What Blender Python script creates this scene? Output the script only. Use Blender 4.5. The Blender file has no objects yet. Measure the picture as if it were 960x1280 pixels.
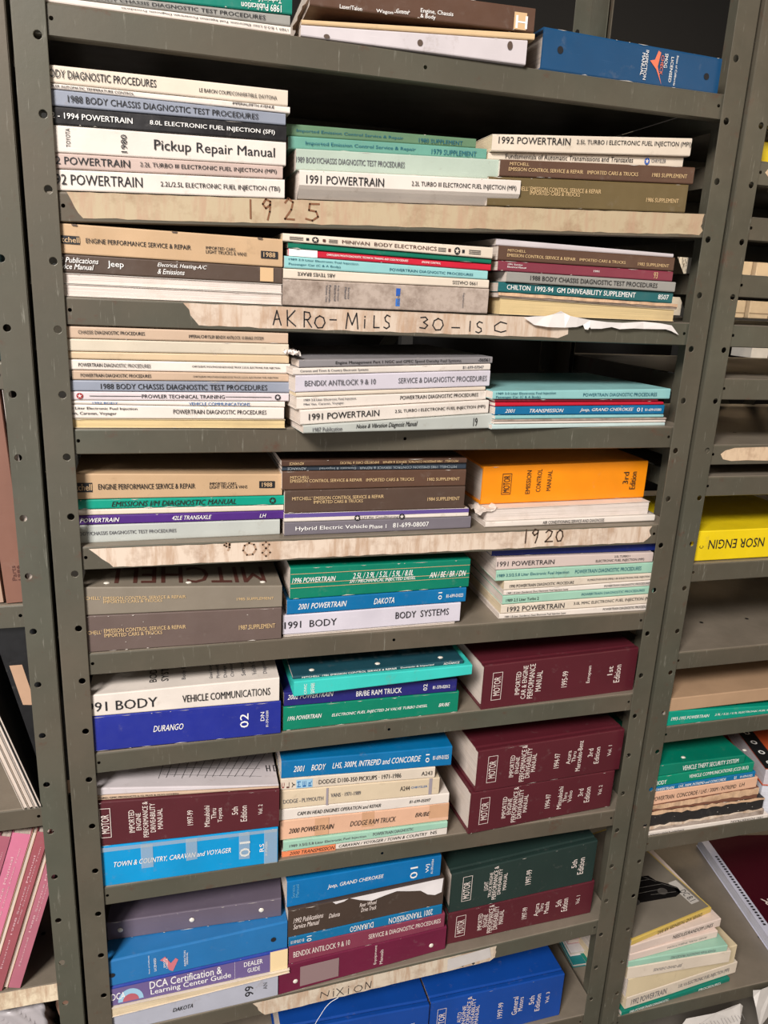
import bpy, bmesh, math, random
from mathutils import Vector, Matrix, Euler
random.seed(7)
SC=bpy.context.scene; COL=SC.collection
# ---------------------------------------------------------------- camera
CAM_F=959.844
CAM_C=(0.11882,-0.99030,1.55604)
CAM_R=[[0.9627655, 0.0304798, -0.2686143], [-0.2662891, 0.2782484, -0.9228586], [0.046613, 0.9600254, 0.2760044]]
cd=bpy.data.cameras.new('camera'); cam=bpy.data.objects.new('camera',cd); COL.objects.link(cam)
cd.sensor_fit='VERTICAL'; cd.sensor_height=32.0; cd.lens=32.0*CAM_F/1280.0; cd.clip_start=.02
cam.matrix_world=Matrix([(CAM_R[0][0],CAM_R[0][1],CAM_R[0][2],CAM_C[0]),(CAM_R[1][0],CAM_R[1][1],CAM_R[1][2],CAM_C[1]),(CAM_R[2][0],CAM_R[2][1],CAM_R[2][2],CAM_C[2]),(0,0,0,1)])
SC.camera=cam
# ---------------------------------------------------------------- light
w=bpy.data.worlds.new('world'); SC.world=w; w.use_nodes=True
w.node_tree.nodes['Background'].inputs[0].default_value=(1.0,.96,.92,1); w.node_tree.nodes['Background'].inputs[1].default_value=.16
def area(name,loc,target,sx,sy,power,col):
    l=bpy.data.lights.new(name,'AREA'); l.shape='RECTANGLE'; l.size=sx; l.size_y=sy; l.energy=power; l.color=col
    o=bpy.data.objects.new(name,l); COL.objects.link(o); o.location=loc
    o.rotation_euler=(Vector(target)-Vector(loc)).to_track_quat('-Z','Y').to_euler(); return o
area('high_skylight',(-2.0,-3.0,4.0),(.4,0,.6),1.2,1.2,270,(1,.945,.90))
area('low_left_fill',(-1.4,-2.2,.7),(.2,0,.6),1.2,.8,13,(.97,.97,1))  # weak fill added to lift the lower left shelves
area('warm_right_fill',(2.3,-1.9,1.9),(.9,0,1.2),.7,.7,4,(1,.74,.48))  # added warm fill that tints the upper right
area('aisle_light_behind',(2.3,1.1,2.7),(2.2,1.7,1.5),.9,.2,14,(1,.82,.6))
SC.view_settings.view_transform='Standard'; SC.view_settings.look='None'; SC.view_settings.gamma=1; SC.view_settings.use_curve_mapping=False
SC.view_settings.exposure=.42
# ---------------------------------------------------------------- colour
def lin(c):
    return tuple(((v/255)/12.92 if v/255<=.04045 else ((v/255+.055)/1.055)**2.4) for v in c)
PAL=dict(
 tatt=(214,178,144),tatw=(222,204,184),
 teal=(0,122,104),lgrey=(150,148,142),white=(226,216,206),brown=(92,66,52),creamy=(214,184,142),pwhite=(206,198,200),bluebinder=(24,72,112),
 cream=(222,208,190),bgrey=(140,146,160),black=(28,26,28),pinkgrey=(196,174,164),sage=(96,128,98),aquag=(104,158,142),paleg=(176,190,176),olive=(104,88,56),
 tan=(196,164,128),dbrown=(84,68,58),green=(0,112,88),red=(196,26,52),aqua=(146,200,200),dirty=(176,160,148),maroonp=(128,52,68),dteal=(24,96,100),
 yellowed=(220,202,166),tan2=(196,170,146),cream2=(206,194,174),tan3=(208,184,150),lilacw=(214,202,204),mgrey=(138,134,136),lav=(210,204,214),paleg2=(186,190,184),
 dred=(122,18,38),blue=(10,110,160),paleaq=(196,216,214),tealg=(0,150,126),purple=(76,36,122),dbrown2=(78,54,42),navyg=(52,62,74),brown2=(84,66,56),
 grey2=(116,110,118),orange=(246,146,10),gbrown=(134,124,110),mbrown=(104,88,82),green2=(0,122,96),blue2=(4,108,164),navy=(18,34,104),pinkgrey2=(206,188,180),
 aquag2=(158,200,178),royal=(32,44,142),slateteal=(30,72,84),aqua3=(60,200,190),navy2=(36,36,112),green3=(0,126,98),maroon=(88,30,40),maroon2=(86,32,40),
 cyan=(0,146,206),creamy2=(214,196,168),peach=(228,182,152),plumgrey=(100,90,104),midblue=(36,112,172),indigo=(40,62,150),lavg=(176,178,190),blue3=(4,112,176),
 dbrown3=(72,58,50),mauve=(132,56,78),plumm=(108,26,58),dgreen=(34,52,48),hblue=(14,70,156),greenr=(0,120,96),greenr2=(0,134,104),tatter=(120,80,64),
 blackw=(42,40,40),creamy3=(224,206,170),pinkw=(226,206,194),yellow2=(214,184,96),
 k=(26,26,30),w=(236,234,230),ow=(226,212,204),nt=(20,92,110),g=(92,92,98),gd=(206,176,130),tn=(206,172,130),br=(84,48,40),nb=(30,100,160),dk=(30,34,30),lg=(150,160,165),
 b=(30,84,170),b2=(50,110,190),r=(150,30,30),o=(226,120,90),lb=(150,140,124),lb2=(58,84,92),lb3=(150,190,214),gp=(150,142,150),tp=(206,160,124),vio=(92,74,140),
 pb=(90,160,200),plum=(104,88,136),creamp=(232,206,160),holder=(140,116,116),peach2=(226,132,88),pink=(196,110,120),pinkb=(176,92,104),pinkc=(190,104,128),yellow=(236,206,20))
_M={}
def nodes_of(m):
    m.use_nodes=True; nt=m.node_tree; return nt,nt.nodes,nt.links,nt.nodes['Principled BSDF']
def mat(key,kind='card'):
    k=(key,kind)
    if k in _M: return _M[k]
    c=lin(PAL[key]) if isinstance(key,str) else lin(key)
    m=bpy.data.materials.new('%s_%s'%(key if isinstance(key,str) else 'tone',kind)); nt,N,L,B=nodes_of(m)
    if kind=='ink':
        B.inputs['Base Color'].default_value=(*c,1); B.inputs['Roughness'].default_value=.55; _M[k]=m; return m
    tc=N.new('ShaderNodeTexCoord'); oi=N.new('ShaderNodeObjectInfo'); ad=N.new('ShaderNodeVectorMath'); ad.operation='ADD'
    mu=N.new('ShaderNodeMath'); mu.operation='MULTIPLY'; mu.inputs[1].default_value=37.0
    L.new(oi.outputs['Random'],mu.inputs[0]); L.new(tc.outputs['Object'],ad.inputs[0]); L.new(mu.outputs[0],ad.inputs[1])
    def noise(scale,detail=4,rough=.55,sc=None):
        n=N.new('ShaderNodeTexNoise'); n.inputs['Scale'].default_value=scale; n.inputs['Detail'].default_value=detail; n.inputs['Roughness'].default_value=rough
        if sc:
            mp=N.new('ShaderNodeMapping'); mp.inputs['Scale'].default_value=sc; L.new(ad.outputs[0],mp.inputs[0]); L.new(mp.outputs[0],n.inputs[0])
        else: L.new(ad.outputs[0],n.inputs[0])
        return n
    def mixc(fac,a,b):
        x=N.new('ShaderNodeMix'); x.data_type='RGBA'
        L.new(fac,x.inputs[0])
        for s,i in ((a,6),(b,7)):
            if hasattr(s,'is_linked') or hasattr(s,'links'): L.new(s,x.inputs[i])
            else: x.inputs[i].default_value=(*s,1)
        return x.outputs[2]
    def ramp(src,p0,p1,v0=0,v1=1):
        r=N.new('ShaderNodeMapRange'); r.inputs[1].default_value=p0; r.inputs[2].default_value=p1; r.inputs[3].default_value=v0; r.inputs[4].default_value=v1
        L.new(src,r.inputs[0]); return r.outputs[0]
    lum=sum(c)/3
    if kind=='card':
        n1=noise(14); col=mixc(ramp(n1.outputs[0],.3,.75),c,tuple(v*.84 for v in c))
        grime=(.22,.15,.09) if lum>.2 else (.30,.27,.24)
        n2=noise(46,6,.7); col=mixc(ramp(n2.outputs[0],.60,.80,0,.45 if lum>.2 else .22),col,grime)
        n3=noise(1,3,.6,(30,300,700)); col=mixc(ramp(n3.outputs[0],.66,.76,0,.18),col,tuple(min(1,v*1.5+.06) for v in c))
        L.new(col,B.inputs['Base Color']); n4=noise(60); L.new(ramp(n4.outputs[0],.3,.7,.34,.52),B.inputs['Roughness'])
        bp_=N.new('ShaderNodeBump'); bp_.inputs['Strength'].default_value=.18; bp_.inputs['Distance'].default_value=.0012; n5=noise(55,4); L.new(n5.outputs[0],bp_.inputs['Height']); L.new(bp_.outputs[0],B.inputs['Normal'])
    elif kind=='dirty':
        n1=noise(30,8,.75); col=mixc(ramp(n1.outputs[0],.42,.70),c,(.16,.11,.08)); L.new(col,B.inputs['Base Color']); B.inputs['Roughness'].default_value=.7
        bp_=N.new('ShaderNodeBump'); bp_.inputs['Strength'].default_value=.3; bp_.inputs['Distance'].default_value=.001; L.new(n1.outputs[0],bp_.inputs['Height']); L.new(bp_.outputs[0],B.inputs['Normal'])
    elif kind=='cloth':
        n1=noise(10); col=mixc(ramp(n1.outputs[0],.3,.75),c,tuple(v*.78 for v in c)); n3=noise(60,7,.7); col=mixc(ramp(n3.outputs[0],.6,.8,0,.25),col,(.30,.26,.24))
        L.new(col,B.inputs['Base Color']); B.inputs['Roughness'].default_value=.42
        bp_=N.new('ShaderNodeBump'); bp_.inputs['Strength'].default_value=.35; bp_.inputs['Distance'].default_value=.0004; n2=noise(1400,2); L.new(n2.outputs[0],bp_.inputs['Height']); L.new(bp_.outputs[0],B.inputs['Normal'])
    elif kind=='pages':
        n1=noise(1,3,.6,(6,6,2600)); col=mixc(ramp(n1.outputs[0],.32,.68),c,tuple(v*.60 for v in c)); n2=noise(25,5); col=mixc(ramp(n2.outputs[0],.5,.8,0,.4),col,(.34,.24,.14))
        L.new(col,B.inputs['Base Color']); B.inputs['Roughness'].default_value=.85
        bp_=N.new('ShaderNodeBump'); bp_.inputs['Strength'].default_value=.6; bp_.inputs['Distance'].default_value=.0006; L.new(n1.outputs[0],bp_.inputs['Height']); L.new(bp_.outputs[0],B.inputs['Normal'])
    elif kind=='sheets':
        n1=noise(1,3,.6,(2200,6,6)); col=mixc(ramp(n1.outputs[0],.35,.65),c,tuple(v*.62 for v in c)); L.new(col,B.inputs['Base Color']); B.inputs['Roughness'].default_value=.85
    elif kind=='paper':
        n1=noise(20,5); col=mixc(ramp(n1.outputs[0],.35,.75),c,tuple(v*.82 for v in c)); L.new(col,B.inputs['Base Color']); B.inputs['Roughness'].default_value=.8
    elif kind=='tape':
        n1=noise(22,6,.7); col=mixc(ramp(n1.outputs[0],.50,.74,0,.8),c,(.26,.14,.075)); n2=noise(1,5,.65,(90,10,14)); col=mixc(ramp(n2.outputs[0],.46,.64,0,.8),col,(.44,.29,.19))
        L.new(col,B.inputs['Base Color']); B.inputs['Roughness'].default_value=.6
        bp_=N.new('ShaderNodeBump'); bp_.inputs['Strength'].default_value=.4; bp_.inputs['Distance'].default_value=.001; L.new(n1.outputs[0],bp_.inputs['Height']); L.new(bp_.outputs[0],B.inputs['Normal'])
    elif kind=='metal':
        n0=noise(2.2,4,.6); col=mixc(ramp(n0.outputs[0],.35,.62),(.092,.094,.070),(.120,.099,.072)); n1=noise(5,6,.65); col=mixc(ramp(n1.outputs[0],.4,.75,0,.8),col,tuple(v*.55 for v in c))
        n2=noise(26,8,.72); col=mixc(ramp(n2.outputs[0],.60,.70,0,.7),col,(.105,.052,.034))
        n3=noise(1,5,.7,(260,260,22)); col=mixc(ramp(n3.outputs[0],.62,.72,0,.55),col,(.30,.29,.24))
        geo=N.new('ShaderNodeNewGeometry'); sp=N.new('ShaderNodeSeparateXYZ'); L.new(geo.outputs['Normal'],sp.inputs[0])
        n4=noise(9,6,.7); mm=N.new('ShaderNodeMath'); mm.operation='MULTIPLY'; L.new(ramp(sp.outputs['Z'],.5,.9),mm.inputs[0]); L.new(ramp(n4.outputs[0],.25,.7,.45,.95),mm.inputs[1])
        col=mixc(mm.outputs[0],col,(.27,.225,.175))
        L.new(col,B.inputs['Base Color']); B.inputs['Metallic'].default_value=.15; L.new(ramp(n1.outputs[0],.3,.7,.32,.5),B.inputs['Roughness'])
        bp_=N.new('ShaderNodeBump'); bp_.inputs['Strength'].default_value=.25; bp_.inputs['Distance'].default_value=.001; L.new(n2.outputs[0],bp_.inputs['Height']); L.new(bp_.outputs[0],B.inputs['Normal'])
    elif kind=='clear':
        B.inputs['Base Color'].default_value=(*c,1); B.inputs['Roughness'].default_value=.25; B.inputs['Alpha'].default_value=.38
    elif kind=='glossy':
        B.inputs['Base Color'].default_value=(*c,1); B.inputs['Roughness'].default_value=.25
    elif kind=='photo':
        sp=N.new('ShaderNodeTexNoise'); n1=noise(7,3); col=mixc(ramp(n1.outputs[0],.35,.7),c,tuple(v*.7 for v in c)); L.new(col,B.inputs['Base Color']); B.inputs['Roughness'].default_value=.35; N.remove(sp)
    _M[k]=m; return m
# ---------------------------------------------------------------- mesh helpers
def link(name,bm,mats,parent=None,smooth=False,loc=(0,0,0),kind=None):
    me=bpy.data.meshes.new(name); bm.normal_update(); bm.to_mesh(me); bm.free()
    for m in (mats if isinstance(mats,(list,tuple)) else [mats]): me.materials.append(m)
    if smooth:
        for p in me.polygons: p.use_smooth=True
    o=bpy.data.objects.new(name,me); COL.objects.link(o); o.location=loc
    if parent: o.parent=parent
    if kind: o['kind']=kind
    return o
def empty(name,loc,yaw,label,cat,group=None,rot=None):
    o=bpy.data.objects.new(name,None); COL.objects.link(o); o.empty_display_size=.02; o.location=loc; o.rotation_euler=rot or (0,0,math.radians(yaw))
    o['label']=label; o['category']=cat
    if group: o['group']=group
    return o
def tag(o,label,cat,group=None):
    o['label']=label; o['category']=cat
    if group: o['group']=group
    return o
def box(bm,x0,x1,y0,y1,z0,z1,mi=0):
    v=[bm.verts.new(p) for p in ((x0,y0,z0),(x1,y0,z0),(x1,y1,z0),(x0,y1,z0),(x0,y0,z1),(x1,y0,z1),(x1,y1,z1),(x0,y1,z1))]
    for f in ((3,2,1,0),(4,5,6,7),(0,1,5,4),(1,2,6,5),(2,3,7,6),(3,0,4,7)):
        g=bm.faces.new([v[i] for i in f]); g.material_index=mi
    return v
def poly(bm,pts,mi=0):
    f=bm.faces.new([bm.verts.new(p) for p in pts]); f.material_index=mi; return f
def slab(bm,pts,d,mi=0):
    """closed thin prism: outline pts pushed back by vector d"""
    a=[bm.verts.new(p) for p in pts]; b=[bm.verts.new(Vector(p)+Vector(d)) for p in pts]; n=len(a)
    fs=[bm.faces.new(a),bm.faces.new(b[::-1])]+[bm.faces.new([a[(i+1)%n],a[i],b[i],b[(i+1)%n]]) for i in range(n)]
    for f in fs: f.material_index=mi
    bmesh.ops.recalc_face_normals(bm,faces=fs)
def disc(bm,fn,u,v,r,n=14,mi=0,su=1,sv=1):
    poly(bm,[fn(u+r*su*math.cos(2*math.pi*i/n),v+r*sv*math.sin(2*math.pi*i/n)) for i in range(n)],mi)
# ---------------------------------------------------------------- lettering cache
BOOKS = [
 ('thin white paperback at the bottom of the left stack on the highest shelf', 'pb', 'white', 0.0055, 0.004, 1.8335, 0.0, 0.2636, 0.0, 0.0056, 0.0083, [('1989 1.8/2.0 Liter Electronic Fuel Injection Powertrain Diagnostic Procedures', 0.0795, 0.2605, 0.4, 0.75, 'k', 180, 0, 0)], {}),
 ('grey paperback manual under the teal one on the highest shelf', 'pb', 'lgrey', 0.0055, 0.004, 1.8397, 0.0, 0.2628, 0.0027, 0.0055, 0.0135, [('1988 BODY CHASSIS DIAGNOSTIC TEST PROCEDURES', 0.0354, 0.2346, 0.28, 0.7, 'k', 0, 0, 0)], {}),
 ('teal paperback manual topmost on the highest shelf, cut off by the picture edge', 'pb', 'teal', 0.0055, 0.004, 1.8458, 0.0, 0.2648, 0.0081, 0.007, 0.0281, [('1989 Publication', 0.2078, 0.2526, 0.05, 0.42, 'w', 180, 0, 0), ('Technical Service', 0.2123, 0.2526, 0.5, 0.8, 'w', 180, 0, 0)], {}),
 ('white sagging catalogue with three punched holes on the highest shelf', 'pb', 'pwhite', 0.2804, 0.002, 1.8335, -1.21, 0.2802, 0.0, 0.0113, 0.0275, [], {'holes': [(0.03, 0.2), (0.1427, 0.45), (0.2572, 0.72)]}),
 ('cream-edged sheet of card between brown manual and white catalogue', 'pb', 'creamy', 0.2809, 0.002, 1.8455, -1.21, 0.2885, 0.0166, 0.0048, 0.0238, [], {'ch': 0}),
 ('dark brown paperback manual lying on white catalogue on the highest shelf', 'pb', 'brown', 0.2901, 0.0018, 1.8653, -1.21, 0.2774, 0.0044, 0.0264, 0.0309, [('Summit', 0.0998, 0.1186, 0.1, 0.28, 'w', 0, 0, 1), ('Wagon', 0.078, 0.0982, 0.0, 0.17, 'w', 0, 1, 0), ('Laser/Talon', 0.0348, 0.0609, 0.02, 0.18, 'w', 0, 0, 0), ('Engine, Chassis', 0.1317, 0.1722, 0.2, 0.42, 'w', 0, 0, 0), ('& Body', 0.1317, 0.1505, 0.0, 0.2, 'w', 0, 0, 0), ('H', 0.2527, 0.2678, 0.1, 0.62, 'w', 0, 1, 0)], {'stickers': [(0.2503, 0.2668, 0.05, 0.75)]}),
 ('dark blue ring binder with orange tick emblem on the highest shelf', 'binder', 'bluebinder', 0.5861, 0.006, 1.8335, 1.31, 0.2675, 0.0, 0.0483, 0.0448, [('INSPECTION', 0.1482, 0.1526, 0.12, 0.86, 'w', -90, 1, 0), ('MANUAL', 0.1433, 0.1477, 0.22, 0.78, 'w', -90, 1, 0), ('SMOG', 0.1776, 0.1826, 0.5, 0.86, 'w', -90, 1, 0), ('CHECK', 0.1723, 0.1768, 0.3, 0.8, 'o', -90, 1, 0), ('LICENSED', 0.1876, 0.1918, 0.15, 0.8, 'w', -90, 1, 0), ('State of California', 0.1959, 0.1988, 0.08, 0.86, 'w', -90, 0, 0)], {'tick': (0.1559, 0.1764), 'holes': [(0.0244, 0.52), (0.2459, 0.45)]}),
 ('white paperback manual at the bottom of the seven-high stack', 'pb', 'white', 0.0055, 0.004, 1.6477, -0.22, 0.2582, 0.0103, 0.022, 0.0315, [('1992 POWERTRAIN', -0.0088, 0.0946, 0.28, 0.78, 'k', 0, 0.5, 0), ('2.2L/2.5L ELECTRONIC FUEL INJECTION (TBI)', 0.1147, 0.2527, 0.3, 0.62, 'k', 0, 0, 0)], {}),
 ('pinkish paperback manual second from the bottom of the seven-high stack', 'pb', 'pinkgrey', 0.0055, 0.004, 1.6704, -0.22, 0.2558, 0.0094, 0.0161, 0.0235, [('1992 POWERTRAIN', -0.0117, 0.0816, 0.28, 0.78, 'k', 0, 0.5, 0), ('2.2L TURBO III ELECTRONIC FUEL INJECTION (MPI)', 0.0927, 0.2485, 0.3, 0.7, 'k', 0, 0.3, 0)], {}),
 ('thick white pickup repair manual with heavy black title', 'pb', 'white', 0.0055, 0.004, 1.687, -0.22, 0.2594, 0.0075, 0.0278, 0.0333, [('TOYOTA', 0.0151, 0.0197, 0.22, 0.9, 'k', 90, 0, 0), ('1980', 0.0729, 0.0794, 0.15, 0.82, 'k', 90, 1, 0), ('Pickup Repair Manual', 0.1089, 0.2461, 0.2, 0.72, 'k', 0, 1.6, 0)], {}),
 ('black paperback manual with white title, near the top left of the shelves', 'pb', 'black', 0.0055, 0.004, 1.7154, -0.22, 0.2598, 0.0056, 0.018, 0.0226, [('1992 - 1994 POWERTRAIN', -0.0098, 0.0864, 0.35, 0.68, 'w', 0, 1, 0), ('8.0L ELECTRONIC FUEL INJECTION (SFI)', 0.1051, 0.2459, 0.32, 0.66, 'w', 0, 1, 0)], {}),
 ('blue-grey paperback manual directly above the black manual', 'pb', 'bgrey', 0.0055, 0.004, 1.734, -0.22, 0.2586, 0.0046, 0.0163, 0.017, [('1988 BODY CHASSIS DIAGNOSTIC TEST PROCEDURES', 0.0196, 0.2266, 0.28, 0.72, 'k', 0, 0.4, 0)], {}),
 ('thin white manual second from the top of the seven-high stack', 'pb', 'white', 0.0055, 0.004, 1.7509, -0.22, 0.2636, 0.0007, 0.0052, 0.0077, [('CHRYSLER AUTOMATIC TEMPERATURE CONTROL', -0.0077, 0.089, 0.3, 0.75, 'k', 0, 0, 0), ('IMPERIAL/FIFTH AVENUE', 0.1973, 0.2451, 0.45, 0.9, 'k', 0, 0, 0)], {}),
 ('cream paperback manual topmost of the seven-high stack under the highest shelf', 'pb', 'cream', 0.0055, 0.004, 1.7567, -0.22, 0.2609, 0.0024, 0.0175, 0.0193, [('BODY DIAGNOSTIC PROCEDURES', -0.0016, 0.1134, 0.3, 0.75, 'k', 0, 0.5, 0), ('LE BARON COUPE/CONVERTIBLE, DAYTONA', 0.1601, 0.2481, 0.28, 0.55, 'k', 0, 0, 0)], {}),
 ('white manual at the bottom of the middle stack, lower spine edge curled under', 'pb', 'white', 0.2802, -0.004, 1.6587, 0.0, 0.2881, 0.0115, 0.032, 0.043, [('1991 POWERTRAIN', 0.0084, 0.1047, 0.53, 0.83, 'k', 0, 0.8, 0), ('2.2L TURBO III ELECTRONIC FUEL INJECTION (MPI)', 0.1406, 0.2821, 0.56, 0.78, 'k', 0, 0.3, 0)], {'curl': 1}),
 ('pale grey-green paperback above the white manual in the middle stack', 'pb', 'paleg', 0.2776, 0.006, 1.6912, 0.0, 0.2731, 0.0104, 0.0241, 0.0344, [('1989 BODY/CHASSIS DIAGNOSTIC TEST PROCEDURES', -0.0, 0.1359, 0.35, 0.62, 'g', 0, 0, 0)], {}),
 ('blue-green supplement second in the middle stack', 'pb', 'aquag', 0.2691, 0.015, 1.7155, 0.0, 0.2565, 0.0097, 0.0143, 0.0227, [('Imported Emission Control Service & Repair', 0.021, 0.1604, 0.3, 0.66, 'nt', 0, 0.6, 0), ('1979 SUPPLEMENT', 0.1816, 0.2421, 0.2, 0.66, 'nt', 0, 0.6, 0)], {}),
 ('sage green supplement topmost of the middle stack, pushed back', 'pb', 'sage', 0.2677, 0.02, 1.7304, 0.0, 0.244, 0.0079, 0.0135, 0.0189, [('Imported Emission Control Service & Repair', 0.0122, 0.1465, 0.28, 0.62, 'nt', 0, 0.3, 0), ('1980 SUPPLEMENT', 0.1668, 0.2258, 0.2, 0.62, 'nt', 0, 0, 0)], {}),
 ('thick olive brown supplement resting on the taped shelf edge', 'pb', 'olive', 0.5253, 0.0, 1.6685, 0.0, 0.2956, 0.0118, 0.0352, 0.0481, [("MITCHELL'", 0.0278, 0.0568, 0.55, 0.7, 'gd', 0, 0.5, 0), ('EMISSION CONTROL SERVICE & REPAIR', 0.0587, 0.162, 0.55, 0.7, 'gd', 0, 0.7, 0), ('IMPORTED CARS & TRUCKS', 0.0587, 0.1311, 0.42, 0.55, 'gd', 0, 0.7, 0), ('1986 SUPPLEMENT', 0.2321, 0.2828, 0.33, 0.48, 'gd', 0, 0.5, 0)], {}),
 ('brown supplement with dog-eared right end in the right stack', 'pb', 'brown', 0.5393, 0.0, 1.705, 0.0, 0.2879, 0.0125, 0.0198, 0.0343, [('MITCHELL', 0.0129, 0.0398, 0.66, 0.85, 'gd', 0, 0.5, 0), ('EMISSION CONTROL SERVICE & REPAIR', 0.0118, 0.1181, 0.33, 0.55, 'gd', 0, 0.7, 0), ('IMPORTED CARS & TRUCKS', 0.1244, 0.2004, 0.33, 0.55, 'gd', 0, 0.7, 0), ('1983 SUPPLEMENT', 0.2221, 0.2769, 0.33, 0.56, 'gd', 0, 0.5, 0)], {}),
 ('thin cream manual with small blue star emblem in the right stack', 'pb', 'cream', 0.5265, 0.012, 1.7247, 0.0, 0.289, 0.0145, 0.0088, 0.0277, [('Fundamentals of Automatic Transmissions and Transaxles', 0.024, 0.2104, 0.3, 0.85, 'k', 0, 0.6, 0), ('CHRYSLER', 0.2387, 0.2612, 0.4, 0.75, 'g', 0, 0, 0)], {'star': [(0.2321, 0.5, 'b')]}),
 ('cream manual topmost of the right stack under the blue binder', 'pb', 'cream', 0.5281, 0.006, 1.7342, 0.0, 0.2926, 0.0191, 0.02, 0.0419, [('1992 POWERTRAIN', 0.0084, 0.1094, 0.45, 0.85, 'k', 0, 0.8, 0), ('2.5L TURBO I ELECTRONIC FUEL INJECTION (MPI)', 0.1183, 0.2917, 0.45, 0.78, 'k', 0, 0, 0)], {}),
 ('lower of two plain white manuals below the worn dark brown one', 'fore', 'white', 0.0055, 0.004, 1.5335, -0.23, 0.2566, 0.0, 0.0137, 0.0132, [], {}),
 ('upper of two plain white manuals below the worn dark brown one', 'fore', 'white', 0.0055, 0.004, 1.5478, -0.23, 0.2565, -0.0005, 0.0115, 0.0107, [], {}),
 ('worn dark brown manual with white lettering below the tan notched one', 'pb', 'dbrown', 0.0055, 0.004, 1.5598, -0.23, 0.2563, -0.0008, 0.0202, 0.0182, [('1992 Publications', -0.0095, 0.0424, 0.55, 0.85, 'w', 0, 0.3, 0.3), ('Service Manual', -0.008, 0.0371, 0.2, 0.5, 'w', 0, 0.3, 0.3), ('Jeep', 0.0523, 0.0701, 0.35, 0.78, 'w', 0, 1.5, 0), ('Electrical, Heating-A/C', 0.1082, 0.1654, 0.55, 0.85, 'w', 0, 0.2, 0.3), ('& Emissions', 0.1082, 0.1392, 0.2, 0.5, 'w', 0, 0.2, 0.3)], {'stickers': [(0.2291, 0.2454, 0.1, 0.95)]}),
 ('tan manual with notched top edge, topmost on the left below the 1925 shelf', 'pb', 'tan', 0.0055, 0.004, 1.5806, -0.23, 0.2567, -0.002, 0.0328, 0.0308, [('Mitchell', -0.0048, 0.023, 0.38, 0.56, 'tn', 0, 1, 0), ('ENGINE PERFORMANCE SERVICE & REPAIR', 0.0299, 0.1472, 0.4, 0.56, 'k', 0, 1, 0), ('IMPORTED CARS,', 0.1646, 0.1998, 0.45, 0.57, 'k', 0, 1, 0), ('LIGHT TRUCKS & VANS', 0.1646, 0.2126, 0.32, 0.44, 'k', 0, 1, 0), ('1988', 0.2332, 0.2475, 0.33, 0.5, 'tn', 0, 1, 0)], {'notch': 1, 'patch': [(-0.0104, 0.023, 0.33, 0.6, 'k'), (0.23, 0.2508, 0.28, 0.54, 'k')]}),
 ('thick stained grey manual above the hand-lettered AKRO shelf tape', 'pb', 'dirty', 0.2622, 0.0, 1.5335, 0.0, 0.2755, 0.0, 0.0313, 0.0321, [('Service', 0.0825, 0.0853, 0.35, 0.8, 'g', -90, 0, 0), ('Manual', 0.0784, 0.0811, 0.35, 0.8, 'g', -90, 0, 0), ('Body Chassis', 0.0687, 0.0714, 0.25, 0.85, 'g', -90, 0, 0), ('Electrical', 0.0649, 0.0677, 0.25, 0.85, 'g', -90, 0, 0), ('Powertrain', 0.058, 0.0608, 0.2, 0.85, 'g', -90, 0, 0), ('Volume One', 0.0539, 0.0567, 0.2, 0.85, 'g', -90, 0, 0), ('DODGE', 0.1487, 0.1516, 0.2, 0.6, 'g', -90, 0, 0), ('Supplement', 0.238, 0.2411, 0.2, 0.8, 'g', -90, 0, 0)], {'patch': [(0.1466, 0.1523, 0.55, 0.85, 'b'), (0.1466, 0.1523, 0.15, 0.45, 'b2')]}),
 ('cream manual with upside-down titles above the stained grey one', 'pb', 'cream', 0.2627, 0.0, 1.5654, 0.0, 0.2742, 0.0008, 0.012, 0.0115, [('ABS TEVES BRAKE', 0.0176, 0.0652, 0.35, 0.72, 'k', 180, 0.3, 0), ('1990 CHASSIS', 0.2224, 0.257, 0.3, 0.7, 'k', 180, 0.3, 0)], {}),
 ('pale turquoise paperback below the red one in the middle stack', 'pb', 'aqua', 0.2639, 0.0, 1.578, 0.0, 0.2701, -0.0006, 0.0142, 0.0102, [('1989 3.0 Liter Electronic Fuel Injection', 0.0053, 0.0932, 0.62, 0.84, 'nt', 0, 0.3, 0), ('Passenger Car (C & A Body)', 0.0053, 0.0705, 0.22, 0.46, 'nt', 0, 0.3, 0), ('POWERTRAIN DIAGNOSTIC PROCEDURES', 0.1349, 0.2492, 0.3, 0.58, 'nt', 0, 0.3, 0)], {}),
 ('thin red manual with white left end', 'pb', 'red', 0.2686, 0.002, 1.5927, 0.0, 0.2698, -0.004, 0.0082, 0.0042, [('CHRYSLER/PLYMOUTH DIAGNOSTIC TECHNICAL TRAINING AND CODE PROCEDURES', 0.0484, 0.1548, 0.4, 0.7, 'w', 0, 0.5, 0), ('ENGINE CONTROL', 0.1736, 0.1992, 0.4, 0.7, 'w', 0, 0.5, 0)], {'patch': [(0.0007, 0.0366, 0.0, 1, 'w')]}),
 ('thin green booklet under the cream body electronics booklet', 'pb', 'green', 0.2682, 0.0, 1.6015, 0.0, 0.2694, -0.004, 0.0067, 0.0017, [], {}),
 ('cream body electronics booklet with star emblems and bars', 'pb', 'cream', 0.2612, -0.003, 1.609, 0.0, 0.2762, -0.0052, 0.0091, 0.0088, [('MINIVAN  BODY ELECTRONICS', 0.0737, 0.1979, 0.3, 0.68, 'br', 0, 0.8, 0)], {'star': [(0.0401, 0.45, 'k'), (0.2264, 0.45, 'k')], 'bars': [(0.0081, 0.0252), (0.0568, 0.0682), (0.2, 0.211), (0.2427, 0.2592)], 'sq': [(0.0305, 0.45, 'k'), (0.0511, 0.45, 'br'), (0.2157, 0.45, 'br'), (0.2349, 0.45, 'k')]}),
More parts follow.
